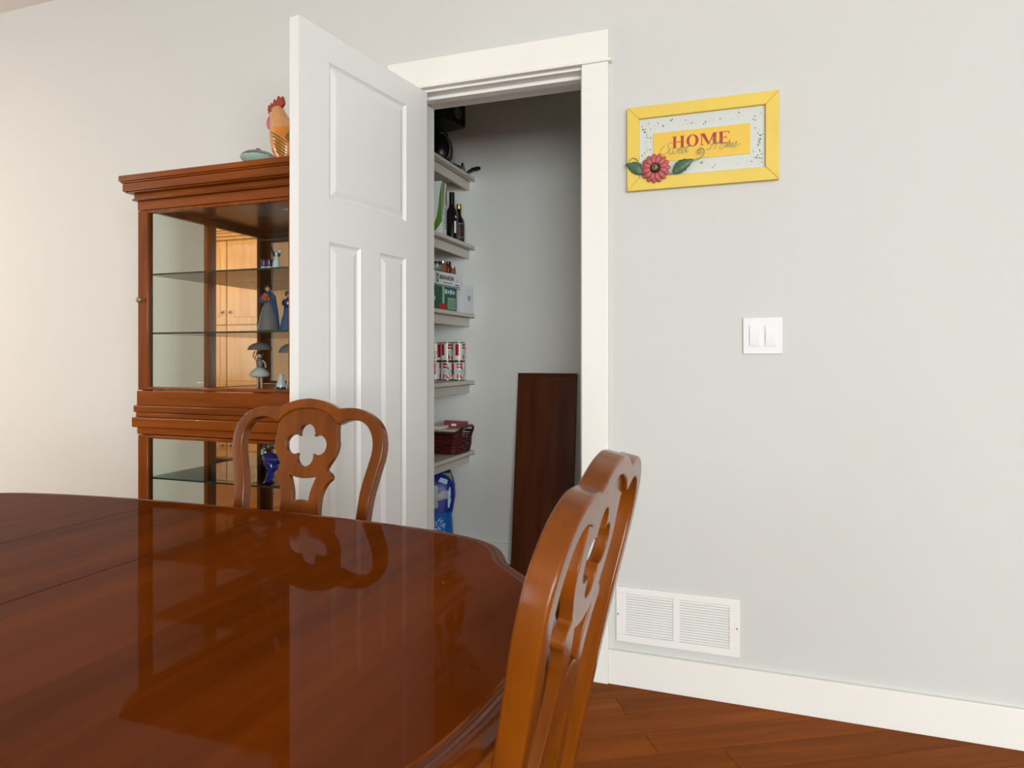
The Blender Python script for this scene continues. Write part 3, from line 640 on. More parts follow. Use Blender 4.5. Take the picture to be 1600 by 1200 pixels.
MB().lathe([(.024, 0), (.028, .003), (.028, .110), (.026, .122), (.014, .142), (.011, .158), (.011, .185), (.001, .186)], n=24).build('glass_body', 'bottle', b2, smooth=True)
MB().lathe([(.0135, .178), (.0140, .180), (.0140, .203), (.012, .205), (.001, .2052)], n=20).build('screw_cap', 'gold', b2, smooth=True)
MB().lathe([(.0284, .012), (.0284, .10)], n=24, cap=False).build('label', 'redlab', b2, smooth=True)
def ring_text(s, size, z0, r, a0, ma, par, name='label_lettering'):
    me = text_mesh(s, size, .0004, lambda x, y, q: (r*math.cos(a0+x/r)+0, r*math.sin(a0+x/r), z0+y), name); return link(name, me, ma, par)
VA = -.95     # direction of the camera seen from the shelf
ring_text('FORT', .022, .060, .0290, VA, 'cardred', b2); ring_text('S 2 O', .015, .028, .0290, VA, 'cyan', b2)
MB().lathe([(.0288, .096), (.0288, .103)], n=24, cap=False).build('label_stripe', 'grey', b2)

# ---- third shelf
z = SZ[2]+.001
R3 = math.radians(-7)
gb = thing('green_box', 'dark green printed box under the white jar box on the third shelf', 'box', (-1.412, .900, z), R3)
MB().box(-.16, 0, -.33, 0, 0, .118).build('carton_body', 'dgreen', gb, bevel=.0015)
mb = MB().box(.0003, .0008, -.085, -.012, .008, .065); mb.build('white_panel', 'lgreen', gb)
mb = MB()
for k in range(6): mb.box(.0009, .0012, -.078+k*.011, -.074+k*.011, .012, .06)
mb.build('printed_lines', 'dgreen', gb)['kind'] = 'stuff'
mb = MB().prism([(-.13+.042*math.cos(a), .018+.016*math.sin(a)) for a in [2*PI*k/20 for k in range(20)]], 0, 1, lambda y, h, e: (.0003+.0006*e, y, h)); mb.build('red_badge', 'cardred', gb)
mb = MB().prism([(-.21+.016*math.cos(a), .055+.012*math.sin(a)) for a in [2*PI*k/16 for k in range(16)]], 0, 1, lambda y, h, e: (.0003+.0006*e, y, h)); mb.build('tan_medallion', 'cream', gb)
mb = MB()
for k, (a_, b_) in enumerate(((-.112, -.092), (-.086, -.072), (-.066, -.044), (-.038, -.020))): mb.box(.0003, .0009, a_, b_, .082+.003*(k % 2), .104-.004*(k % 2))
mb.build('pale_print', 'ltext', gb)['kind'] = 'stuff'
MB().box(.0003, .0007, -.135, -.115, .02, .118).build('pale_stripe', 'lgreen', gb)
# white box of jar lids lettered in black
wb = thing('jar_box', 'white box lettered in black lying on the green box', 'box', (-1.420, .965, z+.1195), R3-math.radians(1))
MB().box(-.17, 0, -.36, 0, 0, .072).build('carton_body', 'white', wb, bevel=.0015)
link('brand_lettering', text_mesh('BERNARDIN', .030, .0005, lambda x, y, q: (.0008+q, -.128+x*.80, .044+y), bold=.0006), 'black_ink', wb)
mb = MB()
for k in range(9): mb.box(.0002, .0008, -.155+k*.009, -.149+k*.009, .018, .023)
mb.build('small_print', 'grey_ink2', wb)['kind'] = 'stuff'
link('small_lettering', text_mesh('12', .022, .0005, lambda x, y, q: (.0006+q, -.034+x, .038+y)), 'grey_ink2', wb)
MB().box(.0002, .0008, -.215, -.203, .018, .062).box(.0002, .0008, -.36, -.008, .004, .008).box(.0002, .0008, -.05, -.015, .014, .019).box(.0002, .0008, -.225, -.222, .0, .07).build('printed_marks', 'black_ink', wb)
MB().box(.0002, .0009, -.213, -.206, .028, .05).build('printed_jar', 'silver', wb)
# small jars on top
zz = z+.1195+.0735
for k, (x, y, r, h, ma, cap_, lb) in enumerate([(-1.46, .775, .022, .040, 'clear', 'black', 'small clear jar with a black lid on the white lettered box, nearest the door'), (-1.455, .830, .019, .048, 'brown', 'chrome', 'brown spice jar with chrome lid on the white lettered box'), (-1.450, .880, .017, .050, 'jar_red', 'black', 'dark red jar with black lid on the white lettered box'), (-1.445, .925, .015, .034, 'brown', 'gold', 'smallest brown jar at the right end of the white lettered box')]):
    j = thing('spice_jar', lb, 'jar', (x, y, zz), 0, 'small jars on the lettered box')
    MB().lathe([(r*.9, 0), (r, .003), (r, h*.75), (r*.8, h*.85), (r*.8, h*.9)], n=16).build('jar_body', ma, j, smooth=True)
    MB().lathe([(r*.88, h*.86), (r*.9, h*.88), (r*.9, h*1.12), (r*.8, h*1.15), (.001, h*1.15)], n=16).build('lid', cap_, j, smooth=True)
# white carton with scooped side
wc = thing('white_carton', 'plain white carton with scooped shoulder at the right of the third shelf', 'box', (-1.412, .972, z), math.radians(-8))
side = [(0, 0), (.108, 0), (.108, .142), (.022, .142)]+catmull([(.022, .142), (.018, .125), (.006, .105), (.0, .08)], 4)[1:]
MB().prism(side, 0, 1, lambda y, h, e: (-.12*(1-e), y, h)).build('carton_body', 'white', wc, bevel=.001)
MB().lathe([(.012, 0), (.012, .0008), (.0095, .001), (.0095, .0002)], n=20).map(lambda x, y, q: (.0003+q, .066+x, .078+y*1.3)).build('printed_ring', 'silver', wc)
MB().box(-.06, -.05, .05, .09, .142, .147).build('spout', 'grey', wc, bevel=.001)
MB().ball((-.052, .09, .1475), .005).build('spout_cap', 'black', wc, smooth=True)

# ---- fourth shelf: soup cans, three across and two high
z = SZ[3]+.001
names = ['in front', 'in the middle', 'nearest the door jamb']
can0 = None
for k, X in enumerate((-1.462, -1.531, -1.600)):
    for lev in (0, 1):
        lb = '%s red and white soup can of the %s column, %s' % ('upper' if lev else 'lower', ('right-hand', 'middle', 'left-hand')[k], 'stacked on another can' if lev else 'standing on the shelf')
        if can0 is None:
            c0 = can0 = thing('soup_can', lb, 'can', (X, 1.040, z), 0, 'soup cans on the fourth pantry shelf')
            MB().lathe([(.031, 0), (.033, .0015), (.033, .003), (.0325, .004), (.0325, .096), (.033, .097), (.033, .0995), (.031, .1), (.030, .097), (.001, .097)], n=28).build('tin_body', 'tin', c0, smooth=True)
            MB().lathe([(.0328, .006), (.0328, .094)], n=28, cap=False).build('paper_label', 'can', c0, smooth=True)
            def patch(a0, a1, z0, z1, ma, nm='label_print'):
                mb = MB(); n = 6
                mb.rings([[(.0331*math.cos(a0+(a1-a0)*i/n), .0331*math.sin(a0+(a1-a0)*i/n), q) for i in range(n+1)] for q in (z0, z1)], closed=False, cap=False)
                return mb.build(nm, ma, c0, smooth=True)
            patch(VA-.55, VA+.35, .064, .090, 'canred'); patch(VA+1.0, VA+1.6, .02, .09, 'canred'); patch(VA-1.7, VA-1.1, .03, .09, 'canred')
            patch(VA-.55, VA+.95, .036, .056, 'cyan')
            patch(VA-.5, VA-.25, .010, .034, 'canred'); patch(VA+.15, VA+.5, .058, .068, 'brown')
            patch2 = MB().rings([[(.0334*math.cos(VA-.45+.65*i/8), .0334*math.sin(VA-.45+.65*i/8), q) for i in range(9)] for q in (.074, .079)], closed=False, cap=False); patch2.build('label_stripe', 'white', c0)
            bowl = [(VA+.32+.42*math.cos(a), .022+.013*math.sin(a)) for a in [2*PI*k_/20 for k_ in range(20)]]
            MB().add([(.0336*math.cos(a), .0336*math.sin(a), q) for a, q in bowl], [tuple(range(20))]).build('bowl_picture', 'orange', c0)
        else:
            c0 = copy_tree(can0); tag(c0, lb, 'can', 'soup cans on the fourth pantry shelf')
            c0.location = (X, 1.040, z+lev*.1005); c0.rotation_euler = (0, 0, (0, .9, -.35, .5, 1.1, -.8)[k*2+lev])

# ---- lowest shelf: wicker basket with papers and a red box
z = SZ[4]+.001
bk = thing('wicker_basket', 'dark red-brown wicker basket on the lowest pantry shelf', 'basket', (-1.535, .985, z), 0)
LX, LY = .125, .095     # half sizes at the base; flares outward
def bpt(a, h):
    # superellipse outline, higher at the +-y ends? handles sit on the +x/-x ends
    ca_, sa_ = math.cos(a), math.sin(a); e_ = .35
    fx_ = (abs(ca_)**e_)*(1 if ca_ > 0 else -1); fy_ = (abs(sa_)**e_)*(1 if sa_ > 0 else -1)
    k = 1+.20*h/.12+.03*math.sin(h*70)
    rise = 1+.30*max(0, ca_)**6+.30*max(0, -ca_)**6
    return (LX*fx_*(1+(k-1)*.9), LY*fy_*(1+(k-1)*.85), h*rise)
H_ = .105; NA = 84
hole_a = lambda a: abs(math.sin(a)) < .33
mb = MB()
for r in range(9):
    h = .006+r*.0105
    pts = []
    for i in range(NA*2):
        a = 2*PI*i/(NA*2); p = Vector(bpt(a, h)); w = .0018*(1 if (i//2+r) % 2 else -1); d = Vector((p.x, p.y, 0)).normalized(); pts.append(p+d*w)
    if h > .065:   # leave the hand holes at both ends
        segs = []; cur = []
        for i, p in enumerate(pts+pts[:1]):
            if hole_a(2*PI*i/(NA*2)) and h < .092:
                if len(cur) > 2: segs.append(cur)
                cur = []
            else: cur.append(p)
        if len(cur) > 2: segs.append(cur)
        for s_ in segs: mb.tube(s_, .0036, 5)
    else: mb.tube(pts, .0042, 5, closed=True)
mb.build('woven_strands', 'wicker', bk, smooth=True)['kind'] = 'stuff'
for i in range(NA):
    a = 2*PI*(i+.5)/NA
    if i % 2 == 0: continue
    top = .065 if hole_a(a) else H_
    MB().tube([Vector(bpt(a+.01*math.sin(i*7), h*top))+Vector((bpt(a, 0)[0], bpt(a, 0)[1], 0)).normalized()*.004 for h in (0, .33, .66, 1)], .0026, 5).build('stake', 'wicker', bk, smooth=True)
MB().tube([bpt(2*PI*i/64, H_) for i in range(64)], .0065, 8, closed=True).build('rim', 'wicker2', bk, smooth=True)
MB().tube([bpt(2*PI*i/64, .003) for i in range(64)], .0045, 6, closed=True).build('base_rim', 'wicker2', bk, smooth=True)
MB().prism([bpt(2*PI*i/32, 0)[:2] for i in range(32)], .003, .008).build('basket_base', 'wicker2', bk)
tag(MB().box(-1.668, -1.425, .905, 1.065, z+.1125, z+.1235).build('magazine', 'cream', bevel=.002), 'cream magazine lying across the wicker basket', 'magazine', 'papers lying in the wicker basket')
tag(MB().box(-1.66, -1.50, .90, 1.03, z+.124, z+.138).map(lambda x, y, q: (x, y, q)).build('envelope_stack', 'white', bevel=.001), 'stack of white envelopes on the cream magazine in the basket', 'papers', 'papers lying in the wicker basket')
rb = tag(MB().box(-.06, .06, -.03, .03, 0, .030).build('red_packet', 'packet_red', loc=(-1.475, 1.03, z+.1245), rot=(0, .05, .3), bevel=.0015), 'dark red packet lying in the wicker basket', 'packet')
MB().box(-.02, .005, -.0306, -.0300, .008, .02).build('packet_print', 'white', rb)

# ---- blue bag on the pantry floor
pb = thing('litter_bag', 'tall blue printed pet bag with silver picture on the pantry floor', 'bag', (-1.558, .900, .001), math.radians(25))
rs = []; NB = 28
for h, wx, wy in ((0, .105, .055), (.02, .115, .065), (.12, .118, .070), (.24, .112, .066), (.285, .110, .064), (.30, .116, .066), (.38, .128, .070), (.44, .124, .062), (.49, .112, .040), (.515, .100, .014), (.525, .098, .004)):
    rs.append([(wx*(abs(math.cos(a))**.6)*(1 if math.cos(a) > 0 else -1)*(1+.012*math.sin(h*60+a*5)), wy*(abs(math.sin(a))**.7)*(1 if math.sin(a) > 0 else -1)*(1+.03*math.sin(h*40+a*3)), h) for a in [2*PI*i/NB for i in range(NB)]])
pb.scale = (1, 1, .975)
MB().rings(rs[:6]).build('lower_bag', 'blue', pb, smooth=True)
MB().rings(rs[5:]).build('upper_bag', 'navy', pb, smooth=True)
def fy(h):   # front surface (-y) of the bag
    t_ = [(0, .055), (.12, .070), (.24, .066), (.30, .066), (.38, .070), (.44, .062), (.49, .040), (.525, .004)]
    for (a, b), (c, d) in zip(t_, t_[1:]):
        if a <= h <= c: return b+(d-b)*(h-a)/(c-a)
    return .004
def on_bag(x, h, e=.002):
    s_ = max(0, 1-(abs(x)/.122)**3)**.34
    return (x, -fy(h)*s_*1.02-e, h)
def bag_patch(poly, name, ma, e=.002):
    c = (sum(p[0] for p in poly)/len(poly), sum(p[1] for p in poly)/len(poly)); mb = MB()
    R_ = [[on_bag(c[0]+(x-c[0])*k, c[1]+(h-c[1])*k, e) for x, h in poly] for k in (.05, .35, .7, 1)]
    mb.rings(R_, cap=False); return mb.build(name, ma, pb, smooth=True)
bag_patch([(.010+(.052+.018*math.cos(5*a))*math.cos(a), .385+(.048+.014*math.cos(5*a))*math.sin(a)) for a in [2*PI*i/40 for i in range(40)]], 'silver_picture', 'silver', .003)
bag_patch([(.075+.030*math.cos(a), .395+.022*math.sin(a)) for a in [2*PI*i/16 for i in range(16)]], 'silver_picture', 'silver', .003)
bag_patch([(.040, .462), (.082, .446), (.088, .468), (.052, .482)], 'white_panel', 'ltext', .003)
bag_patch([(.088, .40), (.096, .432), (.102, .43), (.104, .36), (.095, .325), (.088, .33)], 'pale_print', 'ltext', .004)
bag_patch([(.060, .500), (.095, .480), (.112, .455), (.104, .500)], 'olive_print', 'olive', .002)
for s_, x, h, a in (('H', .050, .262, -.7), ('A', .066, .238, -.6), ('O', .022, .248, .2), ('N', .038, .220, .6), ('U', .024, .190, .1), ('S', .068, .195, -.5), ('I', .030, .160, .4), ('V', .084, .168, -.3), ('K', .072, .150, .5), ('O', .05, .12, .2), ('A', .085, .11, .3)):
    me = text_mesh(s_, .034, .0008); c_, n_ = math.cos(a), math.sin(a)
    remap(me, lambda X, Y, Z: on_bag(x+X*c_-Y*n_, h+X*n_+Y*c_, .0045+Z)); link('bag_letter', me, 'ltext', pb)

# ---- spare table leaf leaning on the back wall
LA = math.asin(.118/1.0)
lf = thing('table_leaf', 'dark brown spare table leaf leaning against the pantry back wall', 'table leaf', (-1.138, .962, .0), 0)
lf.rotation_euler = (-LA, 0, 0)
MB().box(0, .308, -.022, 0, .012, .985).build('leaf_board', 'leaf', lf, bevel=.0015)
MB().box(-.0005, .3085, -.0225, .0005, 0, .012).build('end_moulding', 'leaf', lf, bevel=.0012)
MB().box(-.0005, .3085, -.0225, .0005, .985, .990).box(.0, .308, -.0205, -.0015, .990, .997).box(-.0005, .3085, -.0225, .0005, .997, 1.002).build('end_moulding', 'leaf', lf, bevel=.0012)

# ================================================================ CURIO CABINET
CX0, CX1, CYF, CH = -2.11, -1.400, -.365, 1.730
cb = thing('curio_cabinet', 'cherry glass-door curio cabinet left of the open door, mirror at its back', 'cabinet', ((CX0+CX1)/2, 0, 0))
cc = (CX0+CX1)/2
def cbox(x0, x1, y0, y1, z0, z1, mb=None): return (mb or MB()).box(x0-cc, x1-cc, y0, y1, z0, z1)
YB_ = -.022
# right side: frame with glass
for sx0, sx1, gx in ((CX1-.02, CX1, CX1-.010), (CX0, CX0+.02, CX0+.010)):
    mb = MB(); cbox(sx0, sx1, CYF+.02, CYF+.05, .08, CH-.075, mb); cbox(sx0, sx1, -.05, YB_, .08, CH-.075, mb); cbox(sx0, sx1, CYF+.05, -.05, 1.615, CH-.075, mb); cbox(sx0, sx1, CYF+.05, -.05, .80, .955, mb); cbox(sx0, sx1, CYF+.05, -.05, .08, .16, mb); mb.build('side_frame', 'cab', cb, bevel=.002)
    for z0, z1 in ((.955, 1.615), (.16, .80)): MB().add([(gx-cc, y_, z_) for y_, z_ in ((CYF+.046, z0-.004), (-.046, z0-.004), (-.046, z1+.004), (CYF+.046, z1+.004))], [(0,1,2,3)]).build('side_glass', 'glass', cb)
cbox(CX0+.02, CX1-.02, YB_-.004, YB_, .10, CH-.075).build('back_mirror', 'mirror', cb)
cbox(CX0+.02, CX1-.02, CYF+.02, YB_-.004, CH-.09, CH-.075).build('top_panel', 'cabx', cb)
cbox(CX0+.02, CX1-.02, CYF+.02, YB_-.004, .10, .115).build('bottom_panel', 'cabx', cb)
cbox(CX0+.02, CX1-.02, CYF+.03, YB_-.004, .938, .953).build('middle_panel', 'cabx', cb)
# cornice: stepped profile
mb = MB()
for y_, x_, z0, z1 in ((.014, .012, CH-.085, CH-.078), (.009, .007, CH-.078, CH-.060), (.030, .026, CH-.060, CH-.055), (.036, .032, CH-.055, CH-.026), (.041, .036, CH-.026, CH-.020), (.046, .040, CH-.020, CH)):
    cbox(CX0-x_, CX1+x_, CYF-y_, YB_, z0, z1, mb)
mb.build('cornice', 'cabx', cb, bevel=.002)
cbox(CX0, CX1, CYF, CYF+.02, 1.612, CH-.085).build('top_rail', 'cabx', cb, bevel=.0015)
mb = MB(); cbox(CX0, CX1, CYF-.004, CYF+.02, .905, .957, mb); mb.build('waist_rail', 'cabx', cb, bevel=.002)
mb = MB(); cbox(CX0-.006, CX1+.006, CYF-.014, CYF+.02, .880, .905, mb); cbox(CX0-.002, CX1+.002, CYF-.008, CYF+.02, .862, .880, mb); cbox(CX0-.01, CX1+.01, CYF-.018, CYF+.02, .826, .862, mb); cbox(CX0, CX1, CYF-.004, CYF+.02, .800, .826, mb); mb.build('waist_moulding', 'cabx', cb, bevel=.004)
mb = MB(); cbox(CX0-.01, CX1+.01, CYF-.012, YB_, 0, .07, mb); cbox(CX0, CX1, CYF, YB_, .07, .11, mb); mb.build('plinth', 'cabx', cb, bevel=.004)
def cab_door(z0, z1, w=.050):
    d = cbox(CX0+.003, CX0+w, CYF-.002, CYF+.018, z0, z1); cbox(CX1-w, CX1-.003, CYF-.002, CYF+.018, z0, z1, d); cbox(CX0+w, CX1-w, CYF-.002, CYF+.018, z1-.012, z1, d); cbox(CX0+w, CX1-w, CYF-.002, CYF+.018, z0, z0+.012, d)
    dd = d.build('glass_door', 'cab', cb, bevel=.003)
    MB().add([(x_-cc, CYF+.008, z_) for x_, z_ in ((CX0+w-.004, z0+.008), (CX1-w+.004, z0+.008), (CX1-w+.004, z1-.008), (CX0+w-.004, z1-.008))], [(0,1,2,3)]).build('door_glass', 'glass', dd)
    MB().lathe([(.006, 0), (.005, .008), (.010, .014), (.011, .02), (.006, .025), (.001, .0255)], n=14).map(lambda x, y, q: (CX0+.028-cc+x, CYF-.002-q, (z0+z1)/2+y)).build('door_pull', 'brasslike', dd, smooth=True)
cab_door(.960, 1.610); cab_door(.115, .798)
for zs_, y0 in ((1.384, CYF+.03), (1.169, CYF+.03), (.640, CYF+.03), (.39, CYF+.03)):
    s_ = cbox(CX0+.021, CX1-.021, y0+.002, YB_-.006, zs_-.006, zs_).build('glass_shelf', 'gpane', cb)
    cbox(CX0+.021, CX1-.021, y0, y0+.002, zs_-.006, zs_).build('shelf_edge', 'shelfglass', s_)

# ---- figurines
def lathe_t(par, name, ma, prof, c=(0,0,0), n=18, sx=1, sy=1): return MB().lathe(prof, c, n, sx, sy).build(name, ma, par, smooth=True)
def figurine_lady(label, loc, rz, coat, skirt, hair, scale=1., hold='cer_orange', hat=None):
    f = thing('lady_figurine', label, 'figurine', loc, rz, None)
    lathe_t(f, 'skirt', skirt, [(.030, 0), (.034, .004), (.031, .02), (.026, .045), (.018, .075), (.012, .088)], sy=.8)
    lathe_t(f, 'cloak', coat, [(.026, .0), (.030, .01), (.027, .05), (.021, .085), (.018, .105), (.015, .118), (.006, .126)], (.006, .009, 0), sy=.75)
    lathe_t(f, 'bodice', coat, [(.011, .084), (.012, .095), (.016, .11), (.014, .121), (.006, .127), (.005, .132)], sy=.75)
    for s in (-1, 1): MB().tube(catmull([(s*.015, 0, .118), (s*.022, -.004, .104), (s*.016, -.016, .094), (s*.004, -.02, .098)], 3), [.006]*4+[.005]*4+[.0035]*2, 8).build('arm', coat, f, smooth=True)
    MB().ball((0, 0, .140), (.0095, .0095, .011)).build('head', 'skin', f, smooth=True)
    MB().ball((0, .003, .144), (.0135, .0125, .0125)).build('hair', hair, f, smooth=True)
    if hold:
        mb = MB()
        for k in range(7): mb.ball((.012*math.cos(k*2.4)*(k/7)**.5, -.022-.003*math.sin(k), .104+.012*math.sin(k*2.4)*(k/7)**.5+.004), .0055, 8, 6)
        mb.build('bouquet', hold, f, smooth=True)
    if hat: lathe_t(f, 'hat', hat, [(.024, .149), (.023, .151), (.012, .153), (.010, .162), (.001, .165)])
    f.scale = (scale,)*3
    return f
YF = CYF+.055
figurine_lady('lady figurine in grey skirt and blue cloak holding orange flowers', (-1.594, YF+.02, 1.170), math.radians(20), 'cer_blue', 'cer_grey', 'cer_brown', 1.06)
figurine_lady('seated-looking blue gowned figurine beside the cabinet stile', (-1.528, YF+.045, 1.170), math.radians(60), 'cer_navy', 'cer_blue', 'cer_brown', .90, 'cer_white')
# ballerina with a parasol-like disc
bf = thing('ballerina_figurine', 'ballerina figurine in a pale tutu with grey parasol', 'figurine', (-1.622, YF+.01, .954), .3)
lathe_t(bf, 'base', 'cer_grey', [(.022, 0), (.022, .004), (.018, .008), (.001, .009)])
for s in (-1, 1): MB().tube([(s*.008, 0, .008), (s*.007, 0, .03), (s*.006, 0, .062)], [.003, .004, .005], 8).build('leg', 'skin', bf, smooth=True)
lathe_t(bf, 'tutu', 'cer_white', [(.010, .052), (.030, .058), (.034, .066), (.028, .076), (.012, .088)])
lathe_t(bf, 'bodice', 'cer_grey', [(.009, .086), (.011, .10), (.012, .112), (.004, .12)], sy=.7)
MB().ball((0, 0, .130), .009).build('head', 'skin', bf, smooth=True)
MB().ball((0, .003, .133), .0105).build('hair', 'cer_brown', bf, smooth=True)
MB().tube(catmull([(.010, 0, .113), (.022, -.006, .105), (.026, -.01, .088)], 3), .003, 8).build('arm', 'skin', bf, smooth=True)
MB().tube(catmull([(-.010, 0, .113), (-.020, -.004, .128), (-.016, .0, .146)], 3), .003, 8).build('arm', 'skin', bf, smooth=True)
MB().tube([(-.016, 0, .12), (.0, .004, .178)], .0012, 6).build('parasol_stick', 'dark', bf)
lathe_t(bf, 'parasol', 'cer_grey', [(.042, .150), (.036, .163), (.022, .172), (.001, .178), (.001, .176), (.022, .169), (.04, .15)], (.0, .004, 0), 16)
pf = thing('parasol_figurine', 'small figurine under a grey green parasol beside the cabinet stile', 'figurine', (-1.530, YF+.065, .954), 0)
lathe_t(pf, 'gown', 'cer_white', [(.018, 0), (.02, .01), (.014, .04), (.007, .06)]); MB().ball((0, 0, .072), .008).build('head', 'skin', pf, smooth=True)
MB().tube([(.01, 0, .045), (.0, 0, .175)], .0013, 6).build('parasol_stick', 'dark', pf)
lathe_t(pf, 'parasol', 'cer_grey', [(.045, .140), (.04, .156), (.024, .168), (.001, .176), (.001, .173), (.022, .165), (.043, .14)], n=12)
vf = thing('white_vase', 'small white and blue vase at the corner of the cabinet floor', 'vase', (-1.515, YF-.01, .954), 0)
lathe_t(vf, 'body', 'cer_white', [(.010, 0), (.015, .01), (.016, .03), (.010, .05), (.007, .062), (.010, .068)]); lathe_t(vf, 'blue_foot', 'cer_navy', [(.0155, .008), (.0168, .018), (.0165, .024)], n=16)
# small cups and figures on the upper glass shelf
for k, (x, ma, lb) in enumerate([(-1.594, 'purple', 'left of two tiny purple ceramic cups on upper glass shelf'), (-1.572, 'cer_navy', 'right of two tiny purple ceramic cups on upper glass shelf')]):
    cpt = thing('tiny_cup', lb, 'cup', (x, YF+.0, 1.385), 0, 'tiny cups on the upper glass shelf')
    lathe_t(cpt, 'cup_body', ma, [(.007, 0), (.010, .003), (.009, .018), (.0115, .030), (.0105, .030), (.008, .018), (.001, .006)]); lathe_t(cpt, 'cup_foot', 'cer_white', [(.0112, 0), (.0116, .003), (.009, .007)], n=16)
bd = thing('bird_figurine', 'dark blue and white bird figurine on a post, upper glass shelf', 'figurine', (-1.560, YF+.022, 1.385), .4)
lathe_t(bd, 'post', 'cer_navy', [(.012, 0), (.011, .025), (.006, .034), (.004, .04)]); MB().ball((0, 0, .050), (.014, .009, .010)).build('body', 'cer_navy', bd, smooth=True)
MB().ball((.012, 0, .060), .007).build('head', 'cer_white', bd, smooth=True); MB().tube([(-.010, 0, .05), (-.016, 0, .07), (-.016, 0, .082)], [.004, .003, .001], 6).build('tail', 'cer_navy', bd, smooth=True)
wf = thing('white_bell', 'white porcelain bell figurine with small red print, upper glass shelf', 'figurine', (-1.540, YF-.003, 1.385), 0)
wf.scale = (.72, .72, .95)
lathe_t(wf, 'bell', 'cer_white', [(.019, 0), (.0195, .002), (.014, .028), (.009, .040), (.004, .044)]); MB().ball((0, 0, .050), (.008, .008, .0085)).build('head', 'cer_white', wf, smooth=True)
MB().ball((-.004, -.0125, .026), (.003, .002, .006)).build('red_print', 'cardred', wf, smooth=True)
# cobalt glass bird on the lower glass shelf
gbd = thing('glass_bird', 'cobalt blue art glass bird with clear twisted foot in the lower cabinet', 'figurine', (-1.588, YF+.03, .6415), -.1)
gbd.scale = (1.05, 1.05, 1.0)
MB().tube(catmull([(-.012, 0, .0), (-.012, 0, .012), (.002, 0, .035), (.004, 0, .055), (-.008, 0, .075)], 4), [.020, .016, .012, .011, .011, .011, .012, .013, .015, .016, .018, .02, .02, .021, .022, .022, .02], 12).build('twisted_foot', 'cobalt', gbd, smooth=True)
MB().tube(catmull([(-.035, 0, .095), (-.015, 0, .085), (.012, 0, .080), (.035, 0, .082), (.058, 0, .088)], 4), [.004, .009, .013, .017, .02, .021, .022, .022, .021, .02, .018, .016, .013, .010, .007, .004, .001], 12).build('body', 'cobalt', gbd, smooth=True)
MB().tube(catmull([(-.03, 0, .092), (-.035, 0, .108), (-.02, 0, .124), (-.002, 0, .13), (.02, 0, .124), (.04, 0, .136)], 4), [.009]*6+[.011]*5+[.008]*5+[.006, .004, .003, .002, .001], 10).build('neck', 'clear', gbd, smooth=True)
MB().tube(catmull([(-.02, .0, .12), (-.03, .0, .14), (-.018, 0, .155), (-.008, 0, .15)], 4), [.004, .006, .008, .009, .009, .008, .008, .007, .006, .005, .004, .002, .001], 10).build('crest', 'cobalt', gbd, smooth=True)
lt = tag(MB().tube([(-1.61, CYF+.18, 1.618), (-1.47, CYF+.18, 1.618)], .006, 8).build('cabinet_lamp', 'white'), 'slim white lamp tube under the top of the curio cabinet', 'lamp')

# ---- on top of the cabinet
CTZ = CH+.0005
ro = thing('rooster_figurine', 'glazed orange rooster figurine on top of the curio cabinet', 'figurine', (-1.484, -.370, CTZ), math.radians(-8))
# faces -x; body
rs = []
for z_, cx, rx, ry in ((0, .030, .030, .026), (.006, .029, .032, .028), (.03, .024, .044, .034), (.065, .020, .050, .036), (.10, .016, .047, .034), (.125, .010, .041, .030), (.145, .001, .034, .025), (.158, -.006, .031, .021), (.170, -.008, .027, .016), (.180, -.008, .016, .009)):
    rs.append([(cx+rx*math.cos(a), ry*math.sin(a), z_) for a in [2*PI*i/20 for i in range(20)]])
MB().rings(rs[:5]).build('body', 'rooster', ro, smooth=True)
MB().rings(rs[4:]).build('neck', 'rneck', ro, smooth=True)
MB().tube(catmull([(.065, 0, .055), (.085, 0, .085), (.105, 0, .12), (.108, 0, .15)], 4), [.03, .03, .028, .026, .024, .022, .02, .018, .015, .012, .01, .006, .003], 12).build('tail', 'rwing', ro, smooth=True)
for s in (-1, 1):
    for k in range(6): MB().tube(catmull([(-.002+k*.005, s*.0345, .086-k*.013), (.028+k*.002, s*.0375, .070-k*.012), (.060, s*.024, .046-k*.010)], 3), [.0012, .0020, .0024, .0024, .0020, .0016, .001], 7).build('wing_feather', 'rwing', ro, smooth=True)
MB().rings([[(-.030, 0, .162), (-.030, .007, .155), (-.030, 0, .147), (-.030, -.007, .155)], [(-.052, 0, .152), (-.052, .001, .151), (-.052, 0, .150), (-.052, -.001, .151)]]).build('beak', 'beak', ro, smooth=True)
combp = [(-.014+(x_+.018)*1.35, .158+(z_-.158)*1.25-.002) for x_, z_ in [(-.040, .160), (-.044, .176), (-.040, .188), (-.036, .180), (-.032, .192), (-.027, .183), (-.022, .200), (-.016, .188), (-.008, .206), (-.003, .194), (.006, .202), (.010, .192), (.012, .182), (.004, .172), (-.006, .168), (-.018, .172), (-.030, .166)]]
MB().prism(combp, -.005, .005, lambda x, z_, h: (x, h, z_)).build('comb', 'comb', ro, bevel=.002)
MB().ball((-.036, -.006, .128), (.013, .010, .021)).build('wattle', 'wattle', ro, smooth=True)
for s in (-1, 1): MB().ball((-.018, s*.0195, .163), .0028, 8, 6).build('eye', 'black', ro, smooth=True)
ds = thing('glass_dish', 'covered pale green ribbed glass dish beside the rooster', 'dish', (-1.585, -.350, CTZ), 0)
n = 40; rs = []
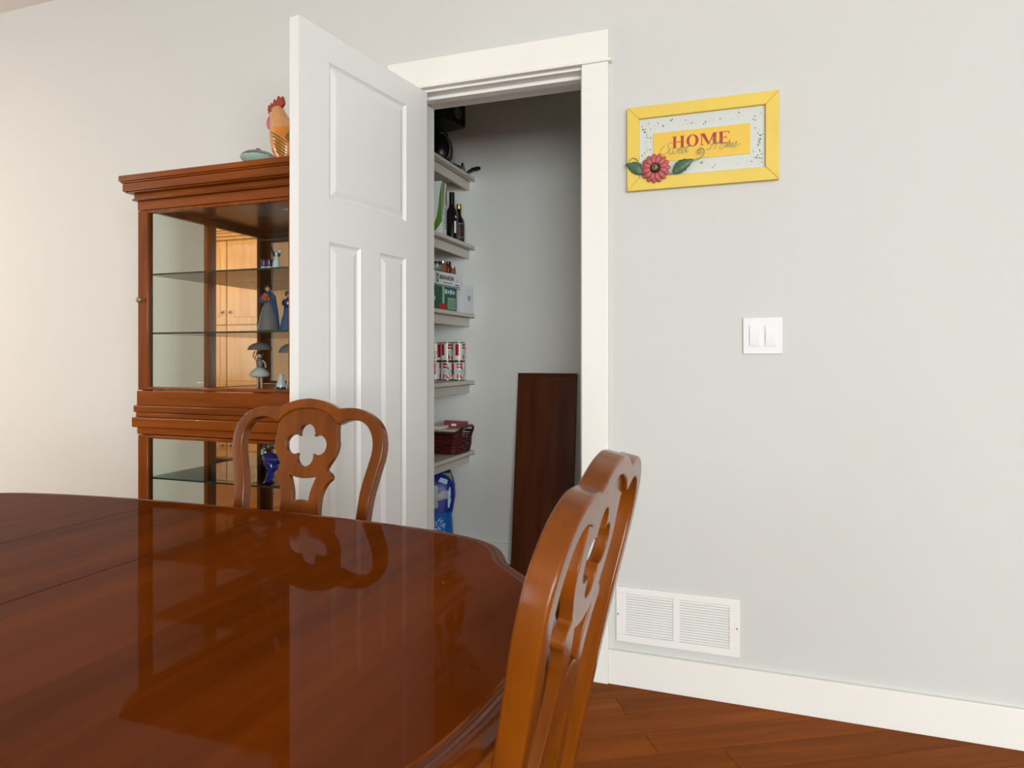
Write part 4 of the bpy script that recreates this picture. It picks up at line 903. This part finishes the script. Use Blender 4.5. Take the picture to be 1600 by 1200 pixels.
for r, h in ((.030, 0), (.036, .002), (.055, .018), (.058, .026), (.054, .026), (.034, .006), (.02, .004)):
    rs.append([((r*(1+.03*math.cos(20*2*PI*i/n)))*math.cos(2*PI*i/n), (r*(1+.03*math.cos(20*2*PI*i/n)))*math.sin(2*PI*i/n), h) for i in range(n)])
MB().rings(rs).build('ribbed_bowl', 'aqua', ds, smooth=True)
lathe_t(ds, 'lid', 'clear', [(.057, .0265), (.056, .031), (.045, .040), (.022, .045), (.008, .046), (.006, .050), (.009, .055), (.001, .058)], n=28)

# ================================================================ kitchen end of the room (seen in the cabinet's mirror)
kc = thing('kitchen_cabinet', 'tall pale maple kitchen cabinet with crown moulding, reflected in the curio mirror', 'cabinet', (-4.75, -3.35, 0))
MB().box(-.52, .52, -.33, .31, .1, 2.24).build('carcass', 'maple', kc, bevel=.002)
MB().box(-.48, .48, -.29, .27, 0, .1).build('toe_kick', 'dark', kc)
mb = MB()
for k, (o_, z0, z1) in enumerate(((.01, 2.20, 2.23), (.03, 2.23, 2.26), (.045, 2.26, 2.28), (.065, 2.28, 2.32))): mb.box(-.52-o_*.2, .52+o_, -.33, .33+o_, z0, z1)
mb.build('crown_moulding', 'maple', kc, bevel=.004)
for x0 in (-.515, .005):
    for z0, z1 in ((.12, 1.38), (1.39, 2.19)):
        d = MB().box(x0, x0+.51, .3105, .330, z0, z1).build('cabinet_door', 'maple', kc, bevel=.003)
        MB().box(x0+.07, x0+.44, .3305, .334, z0+.07, z1-.07).build('raised_panel', 'maple', d, bevel=.004)
        MB().ball((x0+(.47 if x0 < 0 else .04), .345, z0+.12), .014).build('knob', 'steel', d, smooth=True)

cl_ = thing('fill_ceiling_lamp', 'added round ceiling lamp, out of view, brightening the maple cabinet front', 'lamp', (-4.75, -1.9, ZC))  # added unseen fixture, housing for the fill on the maple front
MB().lathe([(.17, -.001), (.17, -.03), (.15, -.035), (.15, -.012), (.001, -.012)], n=28).build('fill_lamp_rim', 'steel', cl_, smooth=True)
MB().lathe([(.149, -.03), (.12, -.05), (.06, -.062), (.001, -.065)], n=28, cap=False).build('fill_lamp_shade', mat('fill_lamp_glass', (250, 236, 214), .3, emit=((255, 226, 186), 3.)), cl_, smooth=True)
